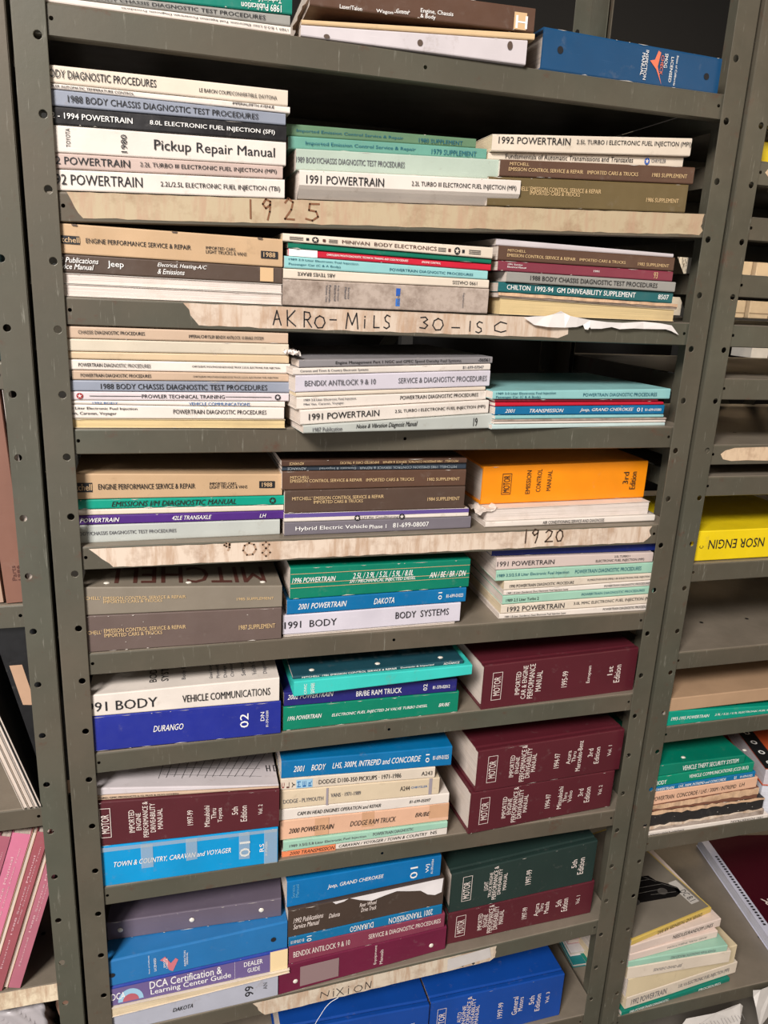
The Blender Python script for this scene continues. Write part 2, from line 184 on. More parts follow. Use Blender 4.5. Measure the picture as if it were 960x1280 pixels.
 ('yellowed manual lying pages outward on torn white label', 'fore', 'yellowed', 0.5554, -0.0, 1.5335, 0.42, 0.2748, 0.0, 0.0212, 0.0166, [], {}),
 ('thin grey booklet with torn curling cover', 'pb', 'dirty', 0.5515, -0.0, 1.5554, 0.42, 0.2807, -0.0047, 0.0065, 0.0023, [], {'rag': [(0.45, 1.0, 'tatt')]}),
 ('dark teal supplement with white title, second manual above torn shelf label', 'pb', 'dteal', 0.5505, -0.0, 1.5625, 0.42, 0.2724, -0.004, 0.0127, 0.0111, [('CHILTON', 0.0125, 0.0471, 0.3, 0.78, 'w', 0, 1, 0), ('1992-94  GM DRIVEABILITY SUPPLEMENT', 0.0543, 0.2107, 0.3, 0.78, 'w', 0, 0.6, 0), ('8507', 0.2479, 0.2652, 0.3, 0.75, 'w', 0, 0.6, 0)], {}),
 ('light grey manual with bold black title above the dark teal one', 'pb', 'lgrey', 0.5598, -0.004, 1.5757, 0.42, 0.262, -0.0016, 0.0131, 0.0121, [('1988 BODY CHASSIS DIAGNOSTIC TEST PROCEDURES', 0.0344, 0.232, 0.3, 0.75, 'k', 0, 0.5, 0)], {}),
 ('dusty maroon paperback between brown and grey manuals in the right stack', 'pb', 'maroonp', 0.5476, -0.0001, 1.5895, 0.42, 0.2702, -0.0011, 0.0126, 0.0123, [('1991 Service', 0.0139, 0.0353, 0.62, 0.78, 'w', 0, 0, 0), ('Electrical Manual', 0.0135, 0.0408, 0.36, 0.52, 'w', 0, 0, 0), ('1991', 0.1429, 0.1517, 0.45, 0.65, 'w', 0, 0, 0), ('93', 0.2386, 0.2451, 0.2, 0.85, 'gd', 0, 1, 0)], {}),
 ('brown supplement above the maroon one in the right stack', 'pb', 'brown', 0.5465, -0.0001, 1.6027, 0.42, 0.2711, -0.0003, 0.0184, 0.0181, [('MITCHELL', 0.0131, 0.0394, 0.62, 0.8, 'gd', 0, 0.5, 0), ('EMISSION CONTROL SERVICE & REPAIR', 0.0127, 0.1144, 0.28, 0.5, 'gd', 0, 0.7, 0), ('IMPORTED CARS & TRUCKS', 0.1205, 0.192, 0.3, 0.5, 'gd', 0, 0.7, 0), ('1982 SUPPLEMENT', 0.212, 0.2623, 0.25, 0.48, 'gd', 0, 0.5, 0)], {}),
 ('limp off-white booklet sagging over the right stack, pushed back', 'pb', 'pwhite', 0.5473, 0.0119, 1.6216, 0.42, 0.2754, -0.0003, 0.0087, 0.0049, [], {}),
 ('cream-yellow manual lying pages outward at the bottom of the ten-high stack', 'fore', 'yellowed', 0.0055, 0.004, 1.3785, -1.1, 0.2618, 0.0, 0.0108, 0.0111, [], {}),
 ('white manual second from the bottom of the ten-high stack', 'pb', 'white', 0.0055, 0.004, 1.3899, -1.1, 0.2599, 0.0003, 0.017, 0.0154, [('1989 3.0 Liter Electronic Fuel Injection', -0.0152, 0.0785, 0.6, 0.85, 'k', 0, 0, 0), ('Mini Van, Caravan, Voyager', -0.0122, 0.0541, 0.22, 0.5, 'k', 0, 0, 0), ('POWERTRAIN DIAGNOSTIC PROCEDURES', 0.1214, 0.2372, 0.4, 0.75, 'k', 0, 0.2, 0)], {}),
 ('thin white booklet with blue body title', 'pb', 'white', 0.0055, 0.004, 1.4075, -1.1, 0.2608, -0.0016, 0.0042, 0.0054, [('1992 BODY', 0.0269, 0.0561, 0.15, 0.7, 'nb', 0, 0.8, 0), ('VEHICLE COMMUNICATIONS', 0.1405, 0.2162, 0.15, 0.8, 'nb', 0, 0.8, 0)], {}),
 ('pale booklet with ruled title line and two small round emblems', 'pb', 'lilacw', 0.0055, 0.004, 1.4123, -1.1, 0.2659, 0.0012, 0.0103, 0.0117, [('PROWLER TECHNICAL TRAINING', 0.0846, 0.1845, 0.28, 0.72, 'k', 0, 0, 0)], {'lines': [(0.0237, 0.084, 0.5), (0.1855, 0.2436, 0.5)], 'star': [(0.0128, 0.5, 'r'), (0.2515, 0.5, 'k')]}),
 ('blue-grey manual in the middle of the ten-high stack', 'pb', 'bgrey', 0.0055, 0.004, 1.4232, -1.1, 0.2688, 0.0014, 0.0128, 0.0148, [('1988 BODY CHASSIS DIAGNOSTIC TEST PROCEDURES', 0.0375, 0.2381, 0.22, 0.72, 'k', 0, 0.5, 0)], {}),
 ('tan manual fifth from the top of the ten-high stack, set a little to the right', 'pb', 'tan2', 0.011, 0.0039, 1.4366, -1.1, 0.2598, 0.002, 0.0114, 0.0118, [('POWERTRAIN DIAGNOSTIC PROCEDURES', 0.0097, 0.091, 0.32, 0.68, 'k', 0, 0.2, 0), ('CHRYSLER/PLYMOUTH/DODGE/DODGE TRUCK 2.2/2.5L ELECTRONIC FUEL INJECTION', 0.1409, 0.2461, 0.35, 0.62, 'k', 0, 0.5, 0)], {}),
 ('white manual fourth from the top of the ten-high stack', 'pb', 'white', 0.0055, 0.004, 1.4486, -1.1, 0.2672, 0.0004, 0.0122, 0.0126, [('POWERTRAIN DIAGNOSTIC PROCEDURES', 0.0135, 0.096, 0.32, 0.68, 'k', 0, 0.2, 0), ('CHRYSLER/PLYMOUTH/DODGE/DODGE TRUCK 2.2/2.5L ELECTRONIC FUEL INJECTION', 0.1454, 0.2542, 0.4, 0.65, 'k', 0, 0.5, 0)], {}),
 ('thin yellowish blank manual third from the top of the ten-high stack', 'pb', 'tan3', 0.0055, 0.004, 1.4615, -1.1, 0.2653, 0.0004, 0.0084, 0.0102, [], {}),
 ('blank pale manual second from the top of the ten-high stack', 'pb', 'cream2', 0.0055, 0.004, 1.4705, -1.1, 0.2648, 0.0017, 0.0143, 0.0154, [], {}),
 ('tan manual topmost of the ten-high stack under the AKRO tape shelf', 'pb', 'tan2', 0.0055, 0.004, 1.4854, -1.1, 0.264, 0.0011, 0.0139, 0.014, [('CHASSIS DIAGNOSTIC PROCEDURES', 0.0154, 0.0909, 0.4, 0.7, 'k', 0, 0.5, 0), ('IMPERIAL/CHRYSLER BENDIX ANTILOCK 10 BRAKE SYSTEM', 0.1424, 0.2328, 0.3, 0.6, 'k', 0, 0.6, 0)], {}),
 ('thin grey-white booklet overhanging the shelf at the bottom of the tilted middle stack', 'pb', 'paleg2', 0.2846, -0.039, 1.3785, 7.38, 0.2779, 0.0, 0.0097, 0.0207, [('1987 Publication', 0.012, 0.0514, 0.2, 0.7, 'g', 0, 0, 0), ('Noise & Vibration Diagnosis Manual', 0.0709, 0.1586, 0.25, 0.8, 'k', 0, 0, 0.3), ('19', 0.244, 0.2503, 0.2, 0.8, 'k', 0, 0.5, 0)], {}),
 ('thick white manual second from the bottom of the tilted middle stack', 'pb', 'white', 0.2809, -0.0354, 1.3887, 7.38, 0.2725, 0.0107, 0.0185, 0.0286, [('1991 POWERTRAIN', 0.0109, 0.1073, 0.3, 0.75, 'k', 0, 0.8, 0), ('2.5L TURBO I ELECTRONIC FUEL INJECTION (MPI)', 0.1298, 0.2669, 0.38, 0.68, 'k', 0, 0.2, 0)], {}),
 ('white manual above the widest white manual of the tilted middle stack', 'pb', 'white', 0.2765, -0.0319, 1.4077, 7.38, 0.2734, 0.0101, 0.0154, 0.0224, [('1989 3.0 Liter Electronic Fuel Injection', 0.0091, 0.0792, 0.6, 0.85, 'g', 0, 0, 0), ('Mini Van, Caravan, Voyager', 0.0091, 0.0627, 0.25, 0.5, 'g', 0, 0, 0), ('POWERTRAIN DIAGNOSTIC PROCEDURES', 0.1423, 0.2599, 0.42, 0.8, 'k', 0, 0.2, 0)], {}),
 ('thin cream booklet below the lavender antilock manual', 'pb', 'cream', 0.2756, -0.0321, 1.4237, 7.38, 0.2721, 0.0069, 0.0051, 0.0119, [], {}),
 ('thick lavender-white antilock manual in the tilted middle stack', 'pb', 'lav', 0.2747, -0.0322, 1.4294, 7.38, 0.2789, 0.007, 0.0209, 0.0286, [('BENDIX ANTILOCK 9 & 10', 0.0118, 0.1078, 0.35, 0.68, 'g', 0, 0.8, 0), ('SERVICE & DIAGNOSTIC PROCEDURES', 0.14, 0.2734, 0.35, 0.68, 'g', 0, 0.8, 0)], {}),
 ('thin white booklet second in the tilted middle stack', 'pb', 'white', 0.2711, -0.0326, 1.4508, 7.38, 0.2815, 0.0077, 0.0083, 0.0162, [('Caravan and Town & Country Electronic Systems', 0.0093, 0.1003, 0.3, 0.75, 'g', 0, 0, 0), ('81-699-07047', 0.2382, 0.2705, 0.3, 0.75, 'g', 0, 0, 0)], {}),
 ('grey systems booklet with white crumpled corner topping the middle stack', 'pb', 'mgrey', 0.2791, -0.0316, 1.46, 7.38, 0.2759, 0.0077, 0.0094, 0.0165, [('Engine Management Part 1 NGC and GPEC Speed Density Fuel Systems', 0.0476, 0.2269, 0.25, 0.75, 'k', 0, 0.2, 0), ('-06061', 0.2532, 0.2712, 0.3, 0.8, 'k', 0, 0, 0)], {}),
 ('pale blue-white booklet at the bottom of the low right stack', 'pb', 'paleaq', 0.5536, -0.0126, 1.3785, 5.69, 0.3003, 0.0, 0.0069, 0.0046, [], {}),
 ('thin white booklet just above the bottom of the low right stack', 'pb', 'white', 0.5564, -0.0123, 1.386, 5.69, 0.2976, -0.0023, 0.0031, 0.0012, [], {}),
 ('thin brownish booklet in the lower part of the low right stack', 'pb', 'dirty', 0.5569, -0.0123, 1.3897, 5.69, 0.2979, -0.0019, 0.0024, 0.0012, [], {}),
 ('thin aqua booklet below the blue transmission manual', 'pb', 'aqua', 0.5573, -0.0122, 1.3926, 5.69, 0.2916, -0.0011, 0.0053, 0.0032, [], {}),
 ('blue transmission manual in the low right stack', 'pb', 'blue', 0.5564, -0.0123, 1.3986, 5.69, 0.2917, -0.0021, 0.0113, 0.0115, [('2001', 0.0152, 0.0309, 0.28, 0.72, 'w', 0, 1, 0.3), ('TRANSMISSION', 0.0547, 0.111, 0.28, 0.72, 'w', 0, 1, 0.3), ('Jeep, GRAND CHEROKEE', 0.1388, 0.234, 0.28, 0.75, 'w', 0, 1, 0.3), ('01', 0.2404, 0.2502, 0.3, 0.75, 'w', 0, 1.5, 0), ('81-699-01000', 0.2556, 0.2856, 0.35, 0.65, 'w', 0, 0.5, 0)], {}),
 ('bright red thin booklet above the blue transmission manual', 'pb', 'red', 0.5555, -0.0124, 1.4104, 5.69, 0.2899, 0.0003, 0.0057, 0.0045, [], {}),
 ('dark red thin booklet directly below the pale aqua manual', 'pb', 'dred', 0.5542, -0.0125, 1.4167, 5.69, 0.2798, -0.0011, 0.0034, 0.0023, [], {}),
 ('pale aqua manual topping the low right stack, right end rounded', 'pb', 'aqua', 0.5496, -0.015, 1.4208, 5.69, 0.3042, -0.0012, 0.011, 0.0142, [('1989 3.0 Liter Electronic Fuel Injection', 0.005, 0.1008, 0.5, 0.85, 'nt', 0, 0.2, 0), ('Passenger Car (C & A Body)', 0.005, 0.0757, 0.05, 0.42, 'nt', 0, 0.2, 0), ('POWERTRAIN DIAGNOSTIC PROCEDURES', 0.1471, 0.2787, 0.3, 0.65, 'nt', 0, 0.2, 0)], {}),
 ('pale grey manual at the bottom of the left stack above the streaked tape', 'pb', 'paleg2', 0.0055, 0.0159, 1.2255, 1.36, 0.2591, 0.0, 0.0243, 0.0218, [('1988 BODY/CHASSIS DIAGNOSTIC TEST PROCEDURES', -0.0145, 0.1206, 0.45, 0.65, 'g', 0, 0, 0)], {}),
 ('purple transaxle manual with white lettering', 'pb', 'purple', 0.0055, 0.0159, 1.2504, 1.36, 0.2649, -0.0026, 0.0123, 0.0093, [('1996 POWERTRAIN', -0.0133, 0.0503, 0.28, 0.75, 'w', 0, 1, 0.3), ('42LE TRANSAXLE', 0.116, 0.167, 0.28, 0.75, 'w', 0, 1, 0.3), ('LH', 0.2312, 0.2403, 0.28, 0.72, 'w', 0, 1, 0.3)], {}),
 ('thin cream booklet between teal and purple manuals', 'pb', 'cream', 0.0055, 0.0159, 1.2632, 1.36, 0.264, -0.003, 0.0075, 0.0045, [], {}),
 ('bright teal emissions manual with dark italic title', 'pb', 'tealg', 0.0055, 0.0159, 1.2714, 1.36, 0.2658, -0.0031, 0.0124, 0.0096, [('EMISSIONS I/M DIAGNOSTIC MANUAL', 0.0415, 0.1997, 0.22, 0.78, 'dk', 0, 0.6, 0.3)], {'star': [(0.2489, 0.5, 'dk')], 'edge': 1}),
 ('tan manual topping the left stack beside the brown supplements', 'pb', 'tan', 0.0055, 0.0159, 1.2844, 1.36, 0.2619, -0.0028, 0.0338, 0.027, [('Mitchell', -0.0088, 0.0191, 0.35, 0.6, 'tn', 0, 1, 0), ('ENGINE PERFORMANCE SERVICE & REPAIR', 0.0267, 0.1467, 0.38, 0.6, 'k', 0, 1, 0), ('IMPORTED CARS,', 0.1653, 0.2009, 0.5, 0.64, 'k', 0, 1, 0), ('LIGHT TRUCKS & VANS', 0.1653, 0.2147, 0.36, 0.5, 'k', 0, 1, 0), ('1988', 0.2343, 0.2481, 0.42, 0.62, 'tn', 0, 1, 0)], {'patch': [(-0.0135, 0.0197, 0.28, 0.65, 'k'), (0.2307, 0.2517, 0.36, 0.68, 'k')]}),
 ('grey hybrid electric vehicle manual with white serif title', 'pb', 'grey2', 0.2697, 0.014, 1.2255, 0.84, 0.2766, 0.0, 0.0194, 0.0178, [('Hybrid Electric Vehicle', 0.0155, 0.1186, 0.3, 0.68, 'w', 0, 0.8, 0), ('Phase 1', 0.1214, 0.1463, 0.32, 0.62, 'w', 0, 0.5, 0), ('81-699-08007', 0.1562, 0.2106, 0.32, 0.7, 'w', 0, 0.8, 0)], {}),
 ('white air conditioning booklet with purple upper stripe', 'pb', 'white', 0.2695, 0.014, 1.2455, 0.84, 0.272, -0.0016, 0.012, 0.0106, [('LH Air Conditioning', 0.1099, 0.1635, 0.05, 0.42, 'g', 0, 0.2, 0)], {'patch': [(-0.0, 0.272, 0.52, 1, 'vio')], 'star': [(0.1033, 0.25, 'k'), (0.1691, 0.25, 'k')]}),
 ('lower of two thick brown supplements in the middle stack, 1984 edition', 'pb', 'brown2', 0.27, 0.014, 1.2581, 0.84, 0.2633, -0.0014, 0.0322, 0.0317, [("MITCHELL'", 0.0099, 0.0376, 0.57, 0.72, 'gd', 0, 0.5, 0), ('EMISSION CONTROL SERVICE & REPAIR', 0.0398, 0.1401, 0.57, 0.72, 'gd', 0, 0.7, 0), ('IMPORTED CARS & TRUCKS', 0.0398, 0.1097, 0.4, 0.54, 'gd', 0, 0.7, 0), ('1984 SUPPLEMENT', 0.206, 0.2554, 0.38, 0.54, 'gd', 0, 0.5, 0)], {}),
 ('upper of two thick brown supplements in the middle stack', 'pb', 'brown', 0.2661, 0.014, 1.2909, 0.84, 0.2665, -0.0004, 0.0262, 0.024, [('MITCHELL', 0.0109, 0.0372, 0.6, 0.75, 'gd', 0, 0.5, 0), ('EMISSION CONTROL SERVICE & REPAIR', 0.0109, 0.1113, 0.4, 0.57, 'gd', 0, 0.7, 0), ('IMPORTED CARS & TRUCKS', 0.1174, 0.1875, 0.38, 0.56, 'gd', 0, 0.7, 0), ('1982 SUPPLEMENT', 0.2076, 0.257, 0.35, 0.53, 'gd', 0, 0.5, 0)], {}),
 ('thin slate blue supplement with upside-down title in the middle stack', 'pb', 'navyg', 0.2655, 0.014, 1.3177, 0.84, 0.2665, -0.0022, 0.0064, 0.007, [('MITCHELL 1985 EMISSION CONTROL SERVICE & REPAIR   Domestic & Imported', 0.0514, 0.2517, 0.2, 0.75, 'lg', 180, 0.6, 0), ('ADVANCE', 0.0076, 0.033, 0.2, 0.75, 'lg', 180, 0.5, 0)], {}),
 ('thin brown supplement with upside-down title topping the middle stack', 'pb', 'dbrown2', 0.2645, 0.01, 1.3246, 0.84, 0.2661, 0.0006, 0.0083, 0.0076, [("MITCHELL'  1984 EMISSION CONTROL SERVICE & REPAIR    IMPORTED CARS & TRUCKS", 0.0799, 0.2529, 0.25, 0.7, 'gd', 180, 0.6, 0), ('ADVANCE', 0.0104, 0.0303, 0.25, 0.7, 'gd', 180, 0.4, 0)], {}),
 ('thin white air conditioning service booklet at the bottom under the orange hardcover', 'pb', 'white', 0.57, 0.018, 1.2255, 0.0, 0.2899, 0.0, 0.0079, 0.01, [('AIR CONDITIONING SERVICE AND DIAGNOSIS', 0.0939, 0.1991, 0.25, 0.8, 'k', 0, 0.8, 0)], {}),
 ('thick white manual under the orange hardcover, pages outward', 'fore', 'white', 0.5726, 0.022, 1.234, 0.0, 0.2775, 0.002, 0.0188, 0.0226, [], {'crump': 1}),
 ('bright orange hardcover emission control manual', 'hc', 'orange', 0.571, 0.044, 1.2534, 0.0, 0.2809, 0.0038, 0.0589, 0.0643, [('MOTOR', 0.0338, 0.0447, 0.3, 0.75, 'dk', 90, 0.6, 0), ('EMISSION', 0.0716, 0.0792, 0.24, 0.86, 'dk', 90, 1, 0), ('CONTROL', 0.089, 0.0966, 0.28, 0.88, 'dk', 90, 1, 0), ('MANUAL', 0.1065, 0.1138, 0.3, 0.84, 'dk', 90, 1, 0), ('3rd', 0.2389, 0.2485, 0.4, 0.72, 'dk', 90, 0.4, 0), ('Edition', 0.2523, 0.2624, 0.25, 0.72, 'dk', 90, 0.4, 0)], {'boxes': [(0.0316, 0.0469, 0.25, 0.8)], 'round': 1, 'dcol': 'dk'}),
 ('taupe supplement at the bottom left under the grey-brown one', 'pb', 'mbrown', 0.0055, 0.004, 1.0765, -0.44, 0.2597, 0.0, 0.053, 0.0482, [("MITCHELL'", -0.0054, 0.0218, 0.5, 0.6, 'gd', 0, 0.5, 0), ('EMISSION CONTROL SERVICE & REPAIR', 0.0248, 0.1296, 0.52, 0.63, 'gd', 0, 0.7, 0), ('IMPORTED CARS & TRUCKS', 0.0248, 0.0985, 0.4, 0.5, 'gd', 0, 0.7, 0), ('1987 SUPPLEMENT', 0.2009, 0.2511, 0.38, 0.52, 'gd', 0, 0.5, 0)], {'chip': 1}),
 ('grey-brown supplement with big upside-down cover letters under the streaked tape shelf', 'pb', 'gbrown', 0.0055, 0.004, 1.1301, -0.44, 0.2601, -0.0048, 0.04, 0.0274, [("MITCHELL'", -0.0058, 0.0229, 0.56, 0.68, 'gd', 0, 0.5, 0), ('EMISSION CONTROL SERVICE & REPAIR', 0.0262, 0.1307, 0.54, 0.66, 'gd', 0, 0.7, 0), ('IMPORTED CARS & TRUCKS', 0.0262, 0.1, 0.42, 0.53, 'gd', 0, 0.7, 0), ('1985 SUPPLEMENT', 0.1983, 0.249, 0.38, 0.5, 'gd', 0, 0.5, 0)], {'top': [('MITCHELL', 0.025, 0.24, 0.012, 0.075, 'br', 180, 4)], 'studs': [0.03, 0.135, 0.235]}),
 ('thin white papers under the white body systems manual', 'fore', 'white', 0.269, 0.008, 1.0765, 0.67, 0.2615, 0.0, 0.0023, 0.0024, [], {}),
 ('white body systems manual below the blue one', 'pb', 'lav', 0.2681, 0.008, 1.0794, 0.67, 0.2698, 0.0001, 0.0299, 0.031, [('1991  BODY', 0.0023, 0.0782, 0.32, 0.68, 'k', 0, 1, 0), ('BODY  SYSTEMS', 0.167, 0.2512, 0.4, 0.75, 'k', 0, 0.8, 0)], {}),
 ('blue manual between the thick green and the white body manual', 'pb', 'blue2', 0.2738, 0.0081, 1.11, 0.67, 0.2712, 0.001, 0.0225, 0.0241, [('2001 POWERTRAIN', 0.0156, 0.0865, 0.32, 0.7, 'w', 0, 1, 0.3), ('DAKOTA', 0.1272, 0.1581, 0.3, 0.7, 'w', 0, 1, 0.3), ('01', 0.2267, 0.2327, 0.3, 0.8, 'w', 90, 1.5, 0), ('81-699-01023', 0.2395, 0.2665, 0.38, 0.62, 'w', 0, 0.5, 0)], {}),
 ('thick green manual with cream lines and worn edges', 'pb', 'green2', 0.2779, 0.0081, 1.1331, 0.67, 0.2703, 0.0016, 0.0474, 0.0459, [('1996 POWERTRAIN', 0.0026, 0.0649, 0.52, 0.68, 'w', 0, 1, 0.3), ('2.5L / 3.9L / 5.2L / 5.9L / 8.0L', 0.0899, 0.1808, 0.55, 0.74, 'w', 0, 1, 0.3), ('AN / BE / BR / DN', 0.2064, 0.2643, 0.42, 0.62, 'w', 0, 1, 0.3), ('SFI / MECHANICAL INJECTED DIESEL', 0.0852, 0.1849, 0.38, 0.52, 'w', 0, 0.6, 0.3)], {'lines': [(0.0007, 0.2699, 0.36), (0.0007, 0.2699, 0.5), (0.0007, 0.2699, 0.8)], 'edge': 1}),
 ('thin white manual at the bottom of the eight-high right stack', 'pb', 'white', 0.6047, 0.0138, 1.0765, -1.71, 0.2651, 0.0, 0.0082, 0.0115, [('1989 1.8 Liter (Sundance) (Sun) Electronic Fuel Injection Laser', 0.0088, 0.1129, 0.2, 0.65, 'k', 0, 0, 0), ('POWERTRAIN DIAGNOSTIC PROCEDURES', 0.1774, 0.2622, 0.45, 0.85, 'k', 0, 0, 0)], {}),
 ('cream manual with large title second from the bottom of the eight-high stack', 'pb', 'cream', 0.6062, 0.0138, 1.0853, -1.71, 0.2642, 0.0032, 0.0149, 0.0199, [('1992 POWERTRAIN', 0.0106, 0.107, 0.2, 0.75, 'k', 0, 0.8, 0), ('3.0L MMC ELECTRONIC FUEL INJECTION (MPI)', 0.1227, 0.2632, 0.35, 0.75, 'k', 0, 0.2, 0)], {}),
 ('pale green manual sixth from the top of the eight-high stack', 'pb', 'aquag2', 0.6074, 0.0137, 1.1008, -1.71, 0.2619, 0.005, 0.0143, 0.0183, [('1989 2.5 Liter Turbo 2', 0.0057, 0.0604, 0.3, 0.65, 'k', 0, 0.2, 0), ('POWERTRAIN DIAGNOSTIC PROCEDURES', 0.1334, 0.245, 0.4, 0.7, 'nt', 0, 0.2, 0)], {}),
 ('thin white manual fifth from the top of the eight-high stack', 'pb', 'white', 0.6081, 0.0137, 1.1158, -1.71, 0.2589, 0.0039, 0.0081, 0.0131, [('1989 1.8 Liter (Sundance) (Sun) Electronic Fuel Injection Laser', 0.0053, 0.1083, 0.2, 0.65, 'k', 0, 0, 0), ('POWERTRAIN DIAGNOSTIC PROCEDURES', 0.1708, 0.2522, 0.35, 0.75, 'k', 0, 0, 0)], {}),
 ('cream manual fourth from the top of the eight-high stack', 'pb', 'cream', 0.6078, 0.0137, 1.1245, -1.71, 0.2598, 0.005, 0.0147, 0.0168, [('1990 POWERTRAIN DIAGNOSTIC PROCEDURE', 0.0088, 0.1167, 0.25, 0.6, 'k', 0, 0.4, 0), ('PLYMOUTH/DODGE (MINI) 1.8/1.8 ELECTRONIC FUEL INJECTION', 0.1402, 0.2502, 0.4, 0.7, 'k', 0, 0.4, 0)], {}),
 ('pale green rounded manual third from the top of the eight-high stack', 'pb', 'aquag2', 0.5931, 0.0142, 1.1397, -1.71, 0.271, 0.0021, 0.0175, 0.0199, [('1989 3.5/2.5.8 Liter Electronic Fuel Injection', 0.0017, 0.1211, 0.32, 0.68, 'nt', 0, 0.2, 0), ('POWERTRAIN DIAGNOSTIC PROCEDURES', 0.1316, 0.2475, 0.35, 0.7, 'nt', 0, 0.2, 0)], {}),
 ('pinkish manual second from the top of the eight-high right stack', 'pb', 'pinkgrey2', 0.5918, 0.0142, 1.1578, -1.71, 0.2671, 0.0024, 0.02, 0.0187, [('1991 POWERTRAIN', 0.0013, 0.0954, 0.3, 0.7, 'k', 0, 0.8, 0), ('2.5L TURBO I', 0.198, 0.2252, 0.66, 0.85, 'k', 0, 0, 0), ('ELECTRONIC FUEL INJECTION (MPI)', 0.1664, 0.2513, 0.2, 0.5, 'k', 0, 0, 0)], {}),
 ('navy blue thin manual topping the eight-high right stack', 'pb', 'navy', 0.5857, 0.0204, 1.1785, -1.71, 0.2805, -0.0014, 0.0141, 0.011, [], {}),
 ('thick royal blue truck manual with white title under white body manual', 'pb', 'royal', 0.0055, 0.004, 0.926, -0.89, 0.2598, 0.0, 0.0543, 0.0531, [('DURANGO', 0.0819, 0.1227, 0.42, 0.6, 'w', 0, 1, 0.3), ('02', 0.2015, 0.2136, 0.3, 0.72, 'w', 90, 2, 0), ('DN', 0.2308, 0.2362, 0.45, 0.72, 'w', 90, 1, 0), ('81-370-02000', 0.2385, 0.242, 0.25, 0.75, 'w', 90, 0.5, 0)], {'edge': 1}),
 ('white body manual with large black title and printed top cover', 'pb', 'white', 0.0055, 0.004, 0.9809, -0.89, 0.2574, -0.0012, 0.0325, 0.0362, [('1991 BODY', -0.0099, 0.0888, 0.22, 0.66, 'k', 0, 1, 0), ('VEHICLE COMMUNICATIONS', 0.1224, 0.2444, 0.3, 0.62, 'k', 0, 1, 0)], {'top': [('BODY', 0.078, 0.088, 0.02, 0.07, 'k', 90, 1), ('SYSTEMS', 0.094, 0.104, 0.02, 0.09, 'k', 90, 1), ('Body Electrical', 0.122, 0.129, 0.02, 0.1, 'g', 90, 0), ('Grand Caravan Town & Country', 0.16, 0.166, 0.015, 0.12, 'g', 90, 0), ('Plymouth Voyager', 0.17, 0.176, 0.015, 0.1, 'g', 90, 0), ('Dodge Caravan', 0.18, 0.186, 0.015, 0.1, 'g', 90, 0), ('Chrysler Corporation', 0.19, 0.196, 0.015, 0.12, 'g', 90, 0), ('Service Manual', 0.205, 0.211, 0.015, 0.1, 'g', 90, 0), ('Vehicle Communications', 0.22, 0.227, 0.015, 0.12, 'g', 90, 0), ('Diagnostic Procedures', 0.236, 0.243, 0.015, 0.12, 'g', 90, 0)]}),
 ('green diesel manual at the bottom of the middle stack', 'pb', 'green3', 0.2699, 0.005, 0.926, 0.21, 0.2747, 0.0, 0.0397, 0.0363, [('1996 POWERTRAIN', 0.0063, 0.0573, 0.42, 0.6, 'w', 0, 1, 0.3), ('ELECTRONIC FUEL INJECTED 24 VALVE TURBO DIESEL', 0.0727, 0.2235, 0.38, 0.54, 'w', 0, 1, 0.3), ('BR/BE', 0.2424, 0.2609, 0.36, 0.52, 'w', 0, 1, 0.3)], {'edge': 1}),
 ('navy ram truck manual second from the bottom of the middle stack', 'pb', 'navy2', 0.2707, 0.005, 0.9663, 0.21, 0.2688, -0.0033, 0.0224, 0.0187, [('2002 POWERTRAIN', 0.0051, 0.0734, 0.5, 0.85, 'w', 0, 0.8, 0.3), ('BR/BE RAM TRUCK', 0.1084, 0.1794, 0.3, 0.7, 'w', 0, 1, 0), ('02', 0.2141, 0.2206, 0.3, 0.8, 'w', 90, 1.5, 0), ('81-370-02012', 0.2297, 0.2577, 0.35, 0.6, 'w', 0, 0.5, 0)], {}),
 ('bright turquoise brochure jutting out under the slate teal supplement', 'brochure', 'aqua3', 0.2826, -0.009, 0.9891, 0.21, 0.2746, 0.0082, 0.024, 0.0246, [('CIVIC', 0.0147, 0.0186, 0.1, 0.8, 'w', 90, 0.5, 0), ('SAFARI', 0.0244, 0.0303, 0.1, 0.8, 'w', 90, 0.5, 0)], {}),
 ('slate teal supplement with dark cover topping the middle stack', 'pb', 'slateteal', 0.2819, -0.003, 1.0137, 0.21, 0.2619, 0.0006, 0.0048, 0.0072, [("MITCHELL' 1986 EMISSION CONTROL SERVICE & REPAIR", 0.0132, 0.1562, 0.2, 0.75, 'w', 0, 0.5, 0), ('Domestic & Imported', 0.162, 0.2143, 0.2, 0.75, 'w', 0, 0.5, 0), ('ADVANCE', 0.2302, 0.2558, 0.2, 0.75, 'w', 0, 0.5, 0)], {'top': [('MITCHELL', 0.03, 0.25, 0.03, 0.09, 'lb2', 180, 4)], 'studs': [0.03, 0.13, 0.23]}),
